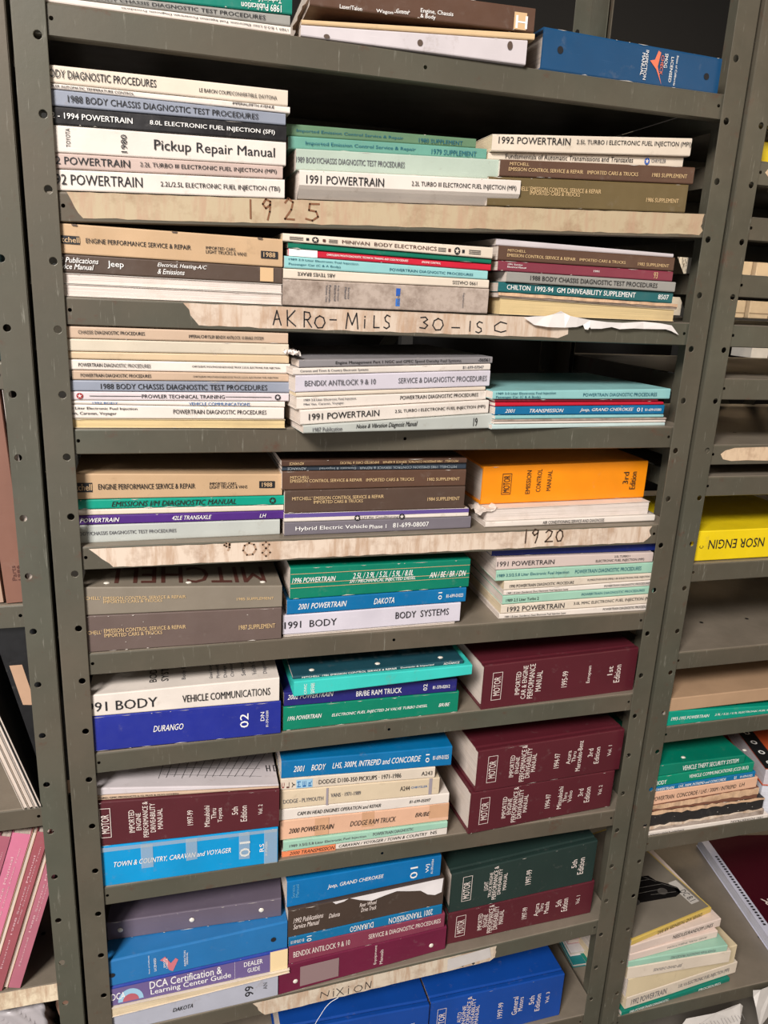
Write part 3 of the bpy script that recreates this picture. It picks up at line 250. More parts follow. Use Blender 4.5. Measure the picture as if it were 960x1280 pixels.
 ('burgundy hardcover manual standing alone at right, lone book of its pile', 'hc', 'maroon', 0.5838, 0.0039, 0.926, 1.88, 0.2797, 0.0, 0.0781, 0.0806, [('MOTOR', 0.0179, 0.0295, 0.3, 0.72, 'ow', 90, 0.5, 0), ('IMPORTED', 0.0561, 0.0646, 0.26, 0.78, 'ow', 90, 1, 0), ('CAR & ENGINE', 0.0674, 0.0759, 0.15, 0.9, 'ow', 90, 1, 0), ('PERFORMANCE', 0.0788, 0.0888, 0.14, 0.92, 'ow', 90, 1, 0), ('MANUAL', 0.0926, 0.1027, 0.28, 0.74, 'ow', 90, 1, 0), ('1995-99', 0.14, 0.1503, 0.3, 0.66, 'ow', 90, 1, 0), ('European', 0.1861, 0.1941, 0.33, 0.72, 'ow', 90, 1, 0), ('1st', 0.2249, 0.2346, 0.45, 0.65, 'ow', 90, 1, 0), ('Edition', 0.2387, 0.2501, 0.26, 0.66, 'ow', 90, 0.5, 0)], {'boxes': [(0.0151, 0.0322, 0.2, 0.82)]}),
 ('bright blue van manual repaired with clear tape', 'pb', 'cyan', 0.0055, 0.0041, 0.6995, -0.9, 0.2577, 0.0, 0.0693, 0.0636, [('TOWN & COUNTRY, CARAVAN and VOYAGER', 0.0195, 0.1868, 0.45, 0.6, 'w', 0, 1, 0.3), ('01', 0.1996, 0.2156, 0.3, 0.72, 'w', 90, 1.5, 0), ('RS', 0.2297, 0.2366, 0.38, 0.6, 'w', 90, 1, 0), ('81-370-02000', 0.2382, 0.2418, 0.25, 0.65, 'w', 90, 0.4, 0)], {'tape': [(0.0027, 0.2577, 0.88, 1.0), (0.0574, 0.0743, 0.35, 0.95), (0.1212, 0.1374, 0.4, 0.98), (0.1988, 0.2148, 0.25, 0.98), (0.2366, 0.2577, 0.02, 0.98)]}),
 ('burgundy hardcover manual between white training manual and taped blue manual', 'hc', 'maroon2', 0.0055, 0.0041, 0.7694, -0.9, 0.2592, -0.0057, 0.0748, 0.0607, [('MOTOR', 0.0058, 0.0166, 0.3, 0.72, 'ow', 90, 0.5, 0), ('IMPORTED', 0.043, 0.051, 0.26, 0.78, 'ow', 90, 1, 0), ('ENGINE', 0.0529, 0.0598, 0.3, 0.7, 'ow', 90, 1, 0), ('PERFORMANCE &', 0.0624, 0.0698, 0.12, 0.95, 'ow', 90, 1, 0), ('DRIVEABILITY', 0.0724, 0.0798, 0.22, 0.9, 'ow', 90, 1, 0), ('MANUAL', 0.0824, 0.0898, 0.28, 0.76, 'ow', 90, 1, 0), ('1997-99', 0.1244, 0.1327, 0.3, 0.66, 'ow', 90, 1, 0), ('Mitsubishi', 0.1487, 0.1564, 0.22, 0.74, 'ow', 90, 1, 0), ('Thru', 0.1587, 0.1661, 0.4, 0.66, 'ow', 90, 1, 0), ('Toyota', 0.168, 0.1761, 0.3, 0.66, 'ow', 90, 1, 0), ('5th', 0.189, 0.1976, 0.45, 0.65, 'ow', 90, 1, 0), ('Edition', 0.2015, 0.2109, 0.26, 0.66, 'ow', 90, 0.5, 0), ('Vol. 2', 0.2276, 0.2339, 0.4, 0.66, 'ow', 90, 0.5, 0)], {'boxes': [(0.0037, 0.0187, 0.2, 0.86)]}),
 ('thin tan booklet squeezed above the burgundy hardcover at left', 'pb', 'tan2', 0.0055, 0.0071, 0.8448, -0.9, 0.2585, -0.0141, 0.0076, -0.0121, [('FORD, GMC PRODUCTS 6-12, PLUS & ALSO OTHERS', 0.0041, 0.1133, 0.3, 0.8, 'k', 0, 0, 0)], {}),
 ('white training manual with line diagram on its cover', 'pb', 'pwhite', 0.0055, 0.0081, 0.8529, -0.9, 0.2587, -0.0196, 0.012, -0.0176, [], {'diagram': 1}),
 ('white transmission manual with orange left end at the bottom of the seven-high stack', 'pb', 'white', 0.2706, 0.01, 0.6995, -1.26, 0.2721, 0.0, 0.0109, 0.0151, [('2000 TRANSMISSION', 0.0121, 0.0846, 0.15, 0.7, 'k', 0, 0.8, 0.3), ('CARAVAN / VOYAGER / TOWN & COUNTRY', 0.0906, 0.238, 0.3, 0.72, 'k', 0, 0.5, 0.3), ('NS', 0.2435, 0.2541, 0.35, 0.75, 'k', 0, 0.5, 0)], {'patch': [(-0.0, 0.0854, 0, 0.98, 'peach2')]}),
 ('pale green manual with lifted left corner above the bottom of the seven-high stack', 'pb', 'aquag2', 0.2725, 0.0069, 0.711, -1.26, 0.2689, 0.0042, 0.0188, 0.0159, [('1989 3.5/2.5.8 Liter Electronic Fuel Injection', 0.0095, 0.1317, 0.3, 0.65, 'g', 0, 0.2, 0), ('POWERTRAIN DIAGNOSTIC', 0.1431, 0.2106, 0.4, 0.8, 'g', 0, 0.2, 0)], {}),
 ('peach truck manual with peeling tape', 'pb', 'peach', 0.2678, 0.01, 0.7305, -1.26, 0.2752, -0.003, 0.0352, 0.0294, [('2000 POWERTRAIN', 0.0132, 0.0846, 0.32, 0.58, 'k', 0, 0.2, 0.3), ('DODGE RAM TRUCK', 0.1103, 0.1855, 0.32, 0.6, 'k', 0, 0.2, 0.3), ('BR/BE', 0.2177, 0.2431, 0.42, 0.66, 'k', 0, 0.2, 0.3)], {'patch': [(0.0541, 0.076, 0.05, 0.95, 'tp'), (0.1293, 0.1494, 0.2, 1.0, 'tp'), (0.2413, 0.2742, 0.25, 1.02, 'tp')]}),
 ('white engine operation booklet above the peach truck manual', 'pb', 'white', 0.2658, 0.0101, 0.7663, -1.26, 0.2759, -0.0059, 0.0203, 0.0128, [('CAM IN HEAD ENGINES OPERATION and REPAIR', 0.0283, 0.1613, 0.35, 0.68, 'k', 0, 0.4, 0.3), ('81-699-05097', 0.2085, 0.244, 0.4, 0.7, 'k', 0, 0, 0.3)], {}),
 ('worn cream van handbook with grey end bands', 'pb', 'creamy2', 0.268, 0.01, 0.7872, -1.26, 0.255, -0.007, 0.0329, 0.0239, [('DODGE - PLYMOUTH', 0.0041, 0.0658, 0.3, 0.52, 'g', 0, 0.8, 0), ('VANS · 1971-1989', 0.0776, 0.1251, 0.42, 0.64, 'g', 0, 0.8, 0), ('A244', 0.1894, 0.2053, 0.42, 0.68, 'k', 0, 0.8, 0), ('CHRYSLER', 0.2071, 0.2347, 0.5, 0.62, 'nb', 0, 0, 0)], {'patch': [(0.0704, 0.0738, 0.0, 0.95, 'gp'), (0.2374, 0.2428, 0.05, 1, 'gp')]}),
 ('cream pickup handbook with boxed letters at its left end', 'pb', 'cream', 0.2682, 0.01, 0.8207, -1.26, 0.2458, -0.0087, 0.02, 0.0112, [('C', 0.0012, 0.0052, 0.2, 0.7, 'r', 90, 1, 0), ('L', 0.0085, 0.0125, 0.2, 0.7, 'br', 90, 1, 0), ('Y', 0.0166, 0.0215, 0.2, 0.7, 'k', 90, 1, 0), ('M', 0.0251, 0.03, 0.2, 0.7, 'nb', 90, 1, 0), ('E', 0.0333, 0.0382, 0.2, 0.7, 'nb', 90, 1, 0), ('R', 0.0419, 0.0469, 0.2, 0.7, 'nb', 90, 1, 0), ('DODGE D100-350 PICKUPS · 1971-1986', 0.058, 0.1896, 0.3, 0.7, 'k', 0, 0.8, 0), ('A243', 0.2231, 0.2414, 0.3, 0.68, 'k', 0, 0.8, 0)], {'patch': [(0.0235, 0.0485, 0.1, 0.85, 'lb3')]}),
 ('blue body manual topping the seven-high middle stack', 'pb', 'blue2', 0.2688, 0.01, 0.8412, -1.26, 0.2716, -0.0098, 0.0304, 0.025, [('2001', 0.0181, 0.0352, 0.35, 0.68, 'w', 0, 1, 0.3), ('BODY', 0.0454, 0.068, 0.35, 0.68, 'w', 0, 1, 0.3), ('LHS, 300M, INTREPID and CONCORDE', 0.0779, 0.2199, 0.32, 0.68, 'w', 0, 1, 0.3), ('01', 0.2278, 0.234, 0.28, 0.72, 'w', 90, 1.5, 0), ('81-699-01025', 0.2398, 0.2662, 0.38, 0.6, 'w', 0, 0.5, 0)], {}),
 ('lower burgundy hardcover of the pair marked 3rd Edition, volume 2', 'hc', 'maroon', 0.5776, -0.0033, 0.6995, 3.23, 0.2745, 0.0, 0.08, 0.074, [('MOTOR', 0.0198, 0.032, 0.3, 0.72, 'ow', 90, 0.5, 0), ('IMPORTED', 0.0586, 0.0665, 0.25, 0.78, 'ow', 90, 1, 0), ('ENGINE', 0.068, 0.076, 0.32, 0.72, 'ow', 90, 1, 0), ('PERFORMANCE &', 0.0775, 0.0865, 0.1, 0.98, 'ow', 90, 1, 0), ('DRIVEABILITY', 0.088, 0.0966, 0.17, 0.9, 'ow', 90, 1, 0), ('MANUAL', 0.0986, 0.1062, 0.3, 0.74, 'ow', 90, 1, 0), ('1994-97', 0.1405, 0.1503, 0.3, 0.66, 'ow', 90, 1, 0), ('Mitsubishi', 0.1644, 0.1733, 0.22, 0.8, 'ow', 90, 1, 0), ('Thru', 0.1754, 0.1828, 0.38, 0.62, 'ow', 90, 1, 0), ('Volvo', 0.1849, 0.1928, 0.35, 0.65, 'ow', 90, 1, 0), ('3rd', 0.205, 0.2147, 0.45, 0.65, 'ow', 90, 1, 0), ('Edition', 0.2184, 0.2292, 0.26, 0.66, 'ow', 90, 0.5, 0), ('Vol. 2', 0.2454, 0.2525, 0.4, 0.66, 'ow', 90, 0.5, 0)], {'boxes': [(0.0174, 0.0344, 0.2, 0.84)]}),
 ('upper burgundy hardcover of the pair marked 3rd Edition, volume 1', 'hc', 'maroon', 0.5836, -0.0039, 0.7799, 3.23, 0.2759, -0.0059, 0.077, 0.0742, [('MOTOR', 0.02, 0.0325, 0.3, 0.72, 'ow', 90, 0.5, 0), ('IMPORTED', 0.0583, 0.0666, 0.25, 0.78, 'ow', 90, 1, 0), ('ENGINE', 0.0686, 0.0755, 0.32, 0.72, 'ow', 90, 1, 0), ('PERFORMANCE &', 0.0779, 0.0874, 0.1, 0.98, 'ow', 90, 1, 0), ('DRIVEABILITY', 0.0888, 0.0973, 0.17, 0.9, 'ow', 90, 1, 0), ('MANUAL', 0.0988, 0.1068, 0.3, 0.74, 'ow', 90, 1, 0), ('1994-97', 0.1417, 0.152, 0.3, 0.66, 'ow', 90, 1, 0), ('Acura', 0.1654, 0.1736, 0.35, 0.68, 'ow', 90, 1, 0), ('Thru', 0.1762, 0.1835, 0.38, 0.64, 'ow', 90, 1, 0), ('Mercedes-Benz', 0.1856, 0.195, 0.14, 0.88, 'ow', 90, 1, 0), ('3rd', 0.2071, 0.2167, 0.45, 0.65, 'ow', 90, 1, 0), ('Edition', 0.2209, 0.2305, 0.26, 0.66, 'ow', 90, 0.5, 0), ('Vol. 1', 0.2466, 0.2536, 0.4, 0.66, 'ow', 90, 0.5, 0)], {'boxes': [(0.0176, 0.0349, 0.2, 0.84)]}),
 ('pale grey manual with 99 mark at the bottom of the lowest left stack', 'pb', 'lavg', 0.0055, 0.004, 0.4223, -0.45, 0.2603, 0.0118, 0.0351, 0.0569, [('DAKOTA', 0.0937, 0.1246, 0.4, 0.6, 'k', 0, 0.3, 0.3), ('99', 0.2067, 0.2205, 0.3, 0.78, 'k', 90, 1.5, 0), ('AN', 0.236, 0.2425, 0.45, 0.75, 'g', 90, 0.5, 0)], {}),
 ('cream pages of booklet jutting out below the dealer guide', 'fore', 'cream', 0.0055, 0.0, 0.4579, -0.45, 0.2787, 0.0233, 0.0175, 0.0293, [], {}),
 ('purple and blue dealer guide binder with cream right end', 'binder', 'indigo', 0.0055, 0.004, 0.476, -0.45, 0.2755, 0.0117, 0.0367, 0.0518, [('DCA Certification &', 0.0609, 0.1708, 0.48, 0.86, 'w', 0, 0.4, 0), ('Learning Center Guide', 0.062, 0.185, 0.1, 0.44, 'w', 0, 0.4, 0), ('DEALER', 0.2057, 0.2354, 0.55, 0.78, 'w', 0, 0.6, 0), ('GUIDE', 0.2112, 0.2311, 0.22, 0.44, 'w', 0, 0.6, 0), ('DCA', 0.0042, 0.0245, 0.3, 0.65, 'w', 0, 1, 0)], {'patch': [(0.0042, 0.2474, 0.02, 0.9, 'plum'), (0.1905, 0.1913, 0.02, 0.9, 'w'), (0.2474, 0.2755, 0.0, 1, 'creamp')], 'globe': (0.0323,)}),
 ('blue ring binder with small pink tick emblem in the lowest left stack', 'binder', 'midblue', 0.0055, 0.004, 0.5133, -0.45, 0.2745, 0.015, 0.0491, 0.0678, [('INSPECTION', 0.1135, 0.1164, 0.2, 0.78, 'w', 90, 0.6, 0), ('MANUAL', 0.1172, 0.1196, 0.25, 0.7, 'w', 90, 0.6, 0), ('SMOG', 0.0827, 0.0855, 0.3, 0.65, 'w', 90, 0.6, 0), ('CHECK', 0.0863, 0.0891, 0.25, 0.65, 'w', 90, 0.6, 0), ('LICENSED', 0.0685, 0.072, 0.25, 0.75, 'w', 90, 0.6, 0), ('State of California', 0.0602, 0.0622, 0.2, 0.9, 'w', 90, 0, 0)], {'tick2': (0.0776, 0.1035), 'holes': [(0.0072, 0.45), (0.2522, 0.45)]}),
 ('plum grey spiral booklet with three white rivets topping the lowest left stack', 'pb', 'plumgrey', 0.0055, 0.0444, 0.563, -6.23, 0.2677, 0.0182, 0.0342, 0.0532, [], {'studs_front': [(0.0195, 0.5), (0.1282, 0.5), (0.2364, 0.5)], 'edge': 1}),
 ('maroon equipment manuals binder with grey label holder', 'binder', 'plumm', 0.2675, 0.002, 0.4342, 2.57, 0.2948, 0.0134, 0.0588, 0.063, [('Equipment', 0.1627, 0.1684, 0.2, 0.95, 'ow', 90, 0.8, 0), ('Manuals', 0.1732, 0.1789, 0.15, 0.72, 'ow', 90, 0.8, 0)], {'patch': [(0.0351, 0.1009, 0.12, 0.82, 'holder')], 'studs_front': [(0.0275, 0.35), (0.2678, 0.35)]}),
 ('mauve antilock manual in the lowest middle stack', 'pb', 'mauve', 0.2832, 0.0027, 0.4938, 2.57, 0.2735, 0.0039, 0.0348, 0.033, [('BENDIX ANTILOCK 9 & 10', 0.0075, 0.103, 0.35, 0.68, 'ow', 0, 0.8, 0), ('SERVICE & DIAGNOSTIC PROCEDURES', 0.1356, 0.266, 0.42, 0.72, 'ow', 0, 0.8, 0)], {}),
 ('thin bright blue manual with upside-down title in the lowest middle stack', 'pb', 'blue', 0.2824, 0.0027, 0.5292, 2.57, 0.2675, -0.0018, 0.0178, 0.0184, [('2001 TRANSMISSION', 0.171, 0.2502, 0.2, 0.8, 'w', 180, 1, 0), ('DURANGO', 0.1029, 0.1436, 0.2, 0.8, 'w', 180, 1, 0), ('01', 0.0299, 0.0379, 0.2, 0.8, 'w', 90, 1, 0), ('81-370-0110', 0.0035, 0.0255, 0.3, 0.65, 'w', 180, 0.3, 0)], {}),
 ('torn dark brown rear-wheel-drive truck manual showing white paper', 'pb', 'dbrown3', 0.2811, 0.0026, 0.5476, 2.57, 0.2692, 0.0006, 0.0535, 0.0555, [('1992 Publications', 0.0087, 0.0579, 0.5, 0.68, 'ow', 0, 0.3, 0.3), ('Service Manual', 0.0087, 0.0516, 0.28, 0.46, 'ow', 0, 0.3, 0.3), ('Dakota', 0.0672, 0.0856, 0.42, 0.58, 'ow', 0, 0.3, 0.3), ('Rear Wheel', 0.1192, 0.1487, 0.58, 0.72, 'ow', 0, 0.3, 0.3), ('Drive Truck', 0.122, 0.1487, 0.38, 0.54, 'ow', 0, 0.3, 0.3)], {'torn': 1, 'edge': 1}),
 ('blue service manual topping the lowest middle stack', 'pb', 'blue3', 0.2797, 0.0086, 0.6017, 2.57, 0.2638, 0.002, 0.05, 0.0434, [('Service', 0.0077, 0.0129, 0.35, 0.85, 'pb', 90, 0.3, 0), ('Manual', 0.0142, 0.0194, 0.35, 0.85, 'pb', 90, 0.3, 0), ('Jeep, GRAND CHEROKEE', 0.0663, 0.1618, 0.42, 0.62, 'w', 0, 0.8, 0.2), ('01', 0.2088, 0.2222, 0.15, 0.68, 'w', 90, 2, 0), ('WJ', 0.2366, 0.2443, 0.3, 0.7, 'w', 90, 0.8, 0), ('81-370-01064', 0.2463, 0.2502, 0.2, 0.9, 'w', 90, 0.4, 0)], {}),
 ('burgundy hardcover under the dark green one, marked 5th Edition volume 1', 'hc', 'maroon', 0.5675, 0.0239, 0.4478, -0.61, 0.2827, 0.0129, 0.0676, 0.0857, [('MOTOR', 0.0174, 0.0309, 0.3, 0.72, 'ow', 90, 0.5, 0), ('IMPORTED', 0.0566, 0.0652, 0.26, 0.78, 'ow', 90, 1, 0), ('ENGINE', 0.0667, 0.0749, 0.32, 0.72, 'ow', 90, 1, 0), ('PERFORMANCE &', 0.0759, 0.0856, 0.1, 0.98, 'ow', 90, 1, 0), ('DRIVEABILITY', 0.0866, 0.0953, 0.17, 0.9, 'ow', 90, 1, 0), ('MANUAL', 0.0969, 0.1056, 0.3, 0.74, 'ow', 90, 1, 0), ('1997-99', 0.1419, 0.1519, 0.3, 0.66, 'ow', 90, 1, 0), ('Acura', 0.1655, 0.1745, 0.3, 0.7, 'ow', 90, 1, 0), ('Thru', 0.1755, 0.1835, 0.4, 0.66, 'ow', 90, 1, 0), ('Mazda', 0.1856, 0.1946, 0.32, 0.68, 'ow', 90, 1, 0), ('5th', 0.2085, 0.2192, 0.45, 0.65, 'ow', 90, 1, 0), ('Edition', 0.2208, 0.2326, 0.26, 0.66, 'ow', 90, 0.5, 0), ('Vol. 1', 0.2488, 0.2564, 0.4, 0.66, 'ow', 90, 0.5, 0)], {'boxes': [(0.0149, 0.0329, 0.2, 0.86)]}),
 ('dark green hardcover light truck manual', 'hc', 'dgreen', 0.5677, 0.0239, 0.516, -0.61, 0.2766, 0.0177, 0.0827, 0.1067, [('MOTOR', 0.023, 0.0353, 0.3, 0.72, 'ow', 90, 0.5, 0), ('LIGHT', 0.0616, 0.0691, 0.4, 0.62, 'ow', 90, 1, 0), ('TRUCK ENGINE', 0.0706, 0.0766, 0.2, 0.82, 'ow', 90, 1, 0), ('PERFORMANCE &', 0.0781, 0.0862, 0.12, 0.95, 'ow', 90, 1, 0), ('DRIVEABILITY', 0.0877, 0.0942, 0.22, 0.86, 'ow', 90, 1, 0), ('MANUAL', 0.0973, 0.1043, 0.3, 0.72, 'ow', 90, 1, 0), ('1997-99', 0.141, 0.1518, 0.3, 0.66, 'ow', 90, 1, 0), ('5th', 0.2301, 0.2402, 0.45, 0.65, 'ow', 90, 1, 0), ('Edition', 0.2434, 0.2551, 0.26, 0.66, 'ow', 90, 0.5, 0)], {'boxes': [(0.021, 0.0383, 0.24, 0.86)]}),
 ('bright blue hardcover manual at the lower right of the bottom shelf, volume 3', 'hc', 'hblue', 0.5415, 0.008, 0.2365, 0.87, 0.2674, 0.0, 0.1046, 0.1002, [('MOTOR', 0.0163, 0.0282, 0.3, 0.72, 'ow', 90, 0.5, 0), ('AUTO', 0.0531, 0.0609, 0.42, 0.66, 'ow', 90, 1, 0), ('ENGINE', 0.062, 0.0693, 0.3, 0.78, 'ow', 90, 1, 0), ('PERFORMANCE &', 0.0704, 0.0788, 0.12, 0.96, 'ow', 90, 1, 0), ('DRIVEABILITY', 0.0798, 0.0872, 0.2, 0.9, 'ow', 90, 1, 0), ('MANUAL', 0.0883, 0.0957, 0.3, 0.72, 'ow', 90, 1, 0), ('1997-99', 0.1341, 0.1444, 0.3, 0.66, 'ow', 90, 1, 0), ('General', 0.1634, 0.1743, 0.3, 0.72, 'ow', 90, 1, 0), ('Motors', 0.1759, 0.1853, 0.36, 0.68, 'ow', 90, 1, 0), ('5th', 0.1979, 0.2084, 0.45, 0.65, 'ow', 90, 1, 0), ('Edition', 0.2118, 0.2218, 0.26, 0.66, 'ow', 90, 0.5, 0), ('Vol. 3', 0.2324, 0.2397, 0.4, 0.66, 'ow', 90, 0.5, 0)], {'boxes': [(0.0133, 0.0303, 0.22, 0.82)]}),
 ('bright blue hardcover manual at the bottom shelf middle, volume 2', 'hc', 'hblue', 0.2739, 0.008, 0.2365, 0.43, 0.2651, 0.0, 0.1079, 0.0979, [('MOTOR', 0.016, 0.0271, 0.3, 0.72, 'ow', 90, 0.5, 0), ('AUTO', 0.0494, 0.0568, 0.42, 0.66, 'ow', 90, 1, 0), ('ENGINE', 0.0578, 0.0648, 0.3, 0.78, 'ow', 90, 1, 0), ('PERFORMANCE &', 0.0662, 0.0742, 0.12, 0.96, 'ow', 90, 1, 0), ('DRIVEABILITY', 0.0756, 0.0827, 0.2, 0.9, 'ow', 90, 1, 0), ('MANUAL', 0.0841, 0.0908, 0.3, 0.72, 'ow', 90, 1, 0), ('1997-99', 0.1349, 0.1455, 0.3, 0.66, 'ow', 90, 1, 0), ('Chrysler', 0.165, 0.1749, 0.3, 0.72, 'ow', 90, 1, 0), ('Ford', 0.1763, 0.1857, 0.36, 0.68, 'ow', 90, 1, 0), ('5th', 0.1976, 0.2075, 0.45, 0.65, 'ow', 90, 1, 0), ('Edition', 0.21, 0.2206, 0.26, 0.66, 'ow', 90, 0.5, 0), ('Vol. 2', 0.2316, 0.2387, 0.4, 0.66, 'ow', 90, 0.5, 0)], {'boxes': [(0.0133, 0.0289, 0.22, 0.82)]}),
 ('bright teal manual with white title beneath the flat tan box', 'pb', 'tealg', 0.9286, 0.003, 0.8555, 0.0, 0.28, 0.0, 0.0292, 0.0134, [('1993-1995 POWERTRAIN', 0.0132, 0.091, 0.38, 0.62, 'w', 0, 1, 0.2), ('3.9L / 5.2L / 5.9L ELECTRONIC FUEL INJECTION', 0.1029, 0.2478, 0.38, 0.62, 'w', 0, 1, 0.2)], {}),
 ('white manual with upside-down title at the bottom of the right bay pile', 'pb', 'white', 0.9143, 0.0043, 0.6295, -0.86, 0.28, 0.0, 0.009, 0.0085, [('1991 POWERTRAIN', 0.1969, 0.2676, 0.3, 0.75, 'k', 180, 0.5, 0), ('SUPPLEMENT & INDEX CONTROL', 0.0241, 0.0961, 0.1, 0.5, 'k', 180, 0.3, 0)], {}),
 ('thin off-white booklet under the tattered black manual', 'pb', 'dirty', 0.9035, 0.0044, 0.6391, -0.86, 0.2791, -0.0005, 0.0074, 0.012, [], {}),
 ('tattered black manual with flaking spine in the right bay pile', 'pb', 'blackw', 0.9035, 0.0044, 0.6471, -0.86, 0.2733, 0.0046, 0.0333, 0.0301, [], {'chip': 1, 'edge': 1, 'rag': [(0.86, 1.05, 'tatt'), (0.0, 0.1, 'tatw')]}),
 ('tattered brown manual with peeling cover in the right bay pile', 'pb', 'tatter', 0.9035, 0.0044, 0.681, -0.86, 0.2557, -0.0029, 0.0129, 0.0216, [], {'edge': 1, 'rag': [(0.45, 0.98, 'tatt')]}),
 ('peach powertrain manual in the right bay pile', 'pb', 'peach', 0.9035, 0.0044, 0.6945, -0.86, 0.2484, 0.0085, 0.0271, 0.0307, [('1999 POWERTRAIN', 0.0156, 0.0726, 0.3, 0.65, 'k', 0, 0.4, 0), ('CONCORDE / LHS / 300M / INTREPID', 0.078, 0.2033, 0.3, 0.65, 'k', 0, 0.4, 0), ('LH', 0.2103, 0.2207, 0.35, 0.7, 'k', 0, 0.4, 0)], {'lines': []}),
 ('blue thin manual in the right bay pile', 'pb', 'blue', 0.9035, 0.0044, 0.7221, -0.86, 0.2414, 0.0035, 0.0099, 0.0155, [('LHS, 300M, INTREPID and CONCORDE', 0.0783, 0.1777, 0.2, 0.75, 'w', 0, 1, 0.2), ('POWERTRAIN', 0.028, 0.0694, 0.2, 0.75, 'w', 0, 1, 0.2), ('01', 0.195, 0.1997, 0.2, 0.8, 'w', 0, 1, 0), ('81-699-01025', 0.2082, 0.2343, 0.3, 0.7, 'w', 0, 0.5, 0)], {}),
 ('green communications manual second in the right bay pile', 'pb', 'greenr2', 0.9035, 0.0044, 0.7326, -0.86, 0.2335, 0.0054, 0.0205, 0.0265, [('VEHICLE COMMUNICATIONS (CCD BUS)', 0.097, 0.2222, 0.3, 0.75, 'w', 0, 1, 0), ('1992 BODY', 0.0143, 0.0514, 0.2, 0.6, 'w', 0, 1, 0)], {}),
 ('green security system manual topping the pile in the right bay', 'pb', 'greenr', 0.9035, 0.0044, 0.7537, -0.86, 0.2103, 0.0054, 0.024, 0.0228, [('VEHICLE THEFT SECURITY SYSTEM', 0.0802, 0.1971, 0.25, 0.7, 'w', 0, 1, 0)], {'studs': [0.09, 0.22]}),
 ('thin teal manual at the bottom of the fanned pile on the lowest right shelf', 'pb', 'teal', 0.9417, 0.0015, 0.2119, 3.9, 0.2669, 0, 0.0096, 0.0096, [('1989 POWERTRAIN DIAGNOSTIC', 0.0187283513794949, 0.1123701082769694, 0.2, 0.8, 'w', 0, 0.5, 0), ('PROCEDURES', 0.18728351379494904, 0.24346856793343374, 0.2, 0.8, 'w', 0, 0.5, 0)], {}),
 ('cream manual with large title second from the bottom of the fanned pile', 'pb', 'cream', 0.9509, 0.0048, 0.2221, 4.81, 0.2778, 0, 0.0287, 0.0287, [('1992 POWERTRAIN', 0.011696315506387176, 0.0974692958865598, 0.25, 0.75, 'g', 0, 0.6, 0), ('3.0L V.6 ELECTRONIC FUEL INJECTION (MPI)', 0.12671008465252775, 0.2582936340993835, 0.3, 0.7, 'g', 0, 0.3, 0)], {}),
 ('wide cream manual with blank cover in the middle of the fanned pile', 'pb', 'creamy3', 0.9474, 0.0047, 0.2514, 4.84, 0.2705, 0, 0.0459, 0.0459, [], {}),
 ('white manual with faint title in the middle of the fanned pile', 'pb', 'cream', 0.9426, 0.0053, 0.2979, -2.77, 0.2266, 0, 0.0288, 0.0288, [('JEEP GRAND CHEROKEE', 0.05566287888377193, 0.11927759760808268, 0.35, 0.65, 'g', 180, 0.3, 0.3)], {'D': 0.27}),
 ('aqua booklet with yellow corner in the fanned pile', 'pb', 'aquag2', 0.9412, 0.0057, 0.3273, -2.72, 0.2178, 0, 0.0145, 0.0145, [('POWERTRAIN DIAGNOSTIC PROCEDURES', 0.09168431338174546, 0.1910089862119697, 0.3, 0.7, 'g', 180, 0.2, 0)], {'D': 0.27}),
 ('pinkish white manual in the upper half of the fanned pile', 'pb', 'pinkw', 0.9414, 0.0051, 0.3425, 3.01, 0.2075, 0, 0.0166, 0.0166, [('AND FUEL INJECTION', 0.08735442448875096, 0.1819883843515645, 0.4, 0.7, 'g', 180, 0.2, 0)], {'D': 0.27}),
 ('pinkish white manual directly under the yellow one in the fanned pile', 'pb', 'pinkw', 0.9405, 0.0048, 0.3596, 5.1, 0.2194, 0, 0.0196, 0.0196, [('NEEDLES/RANDOM LINES', 0.10005518429335364, 0.20011036858670728, 0.3, 0.75, 'k', 0, 0.2, 0.2)], {'D': 0.27}),
 ('yellow air bag manual with grey photo cover topping the fanned pile', 'pb', 'yellow2', 0.9401, 0.0053, 0.3799, 10.15, 0.2108, 0, 0.0121, 0.0121, [('DRIVER AND PASSENGER AIR BAG', 0.06657166894698578, 0.1849213026305161, 0.1, 0.75, 'k', 180, 0.6, 0)], {'photo': 1, 'D': 0.27}),
]

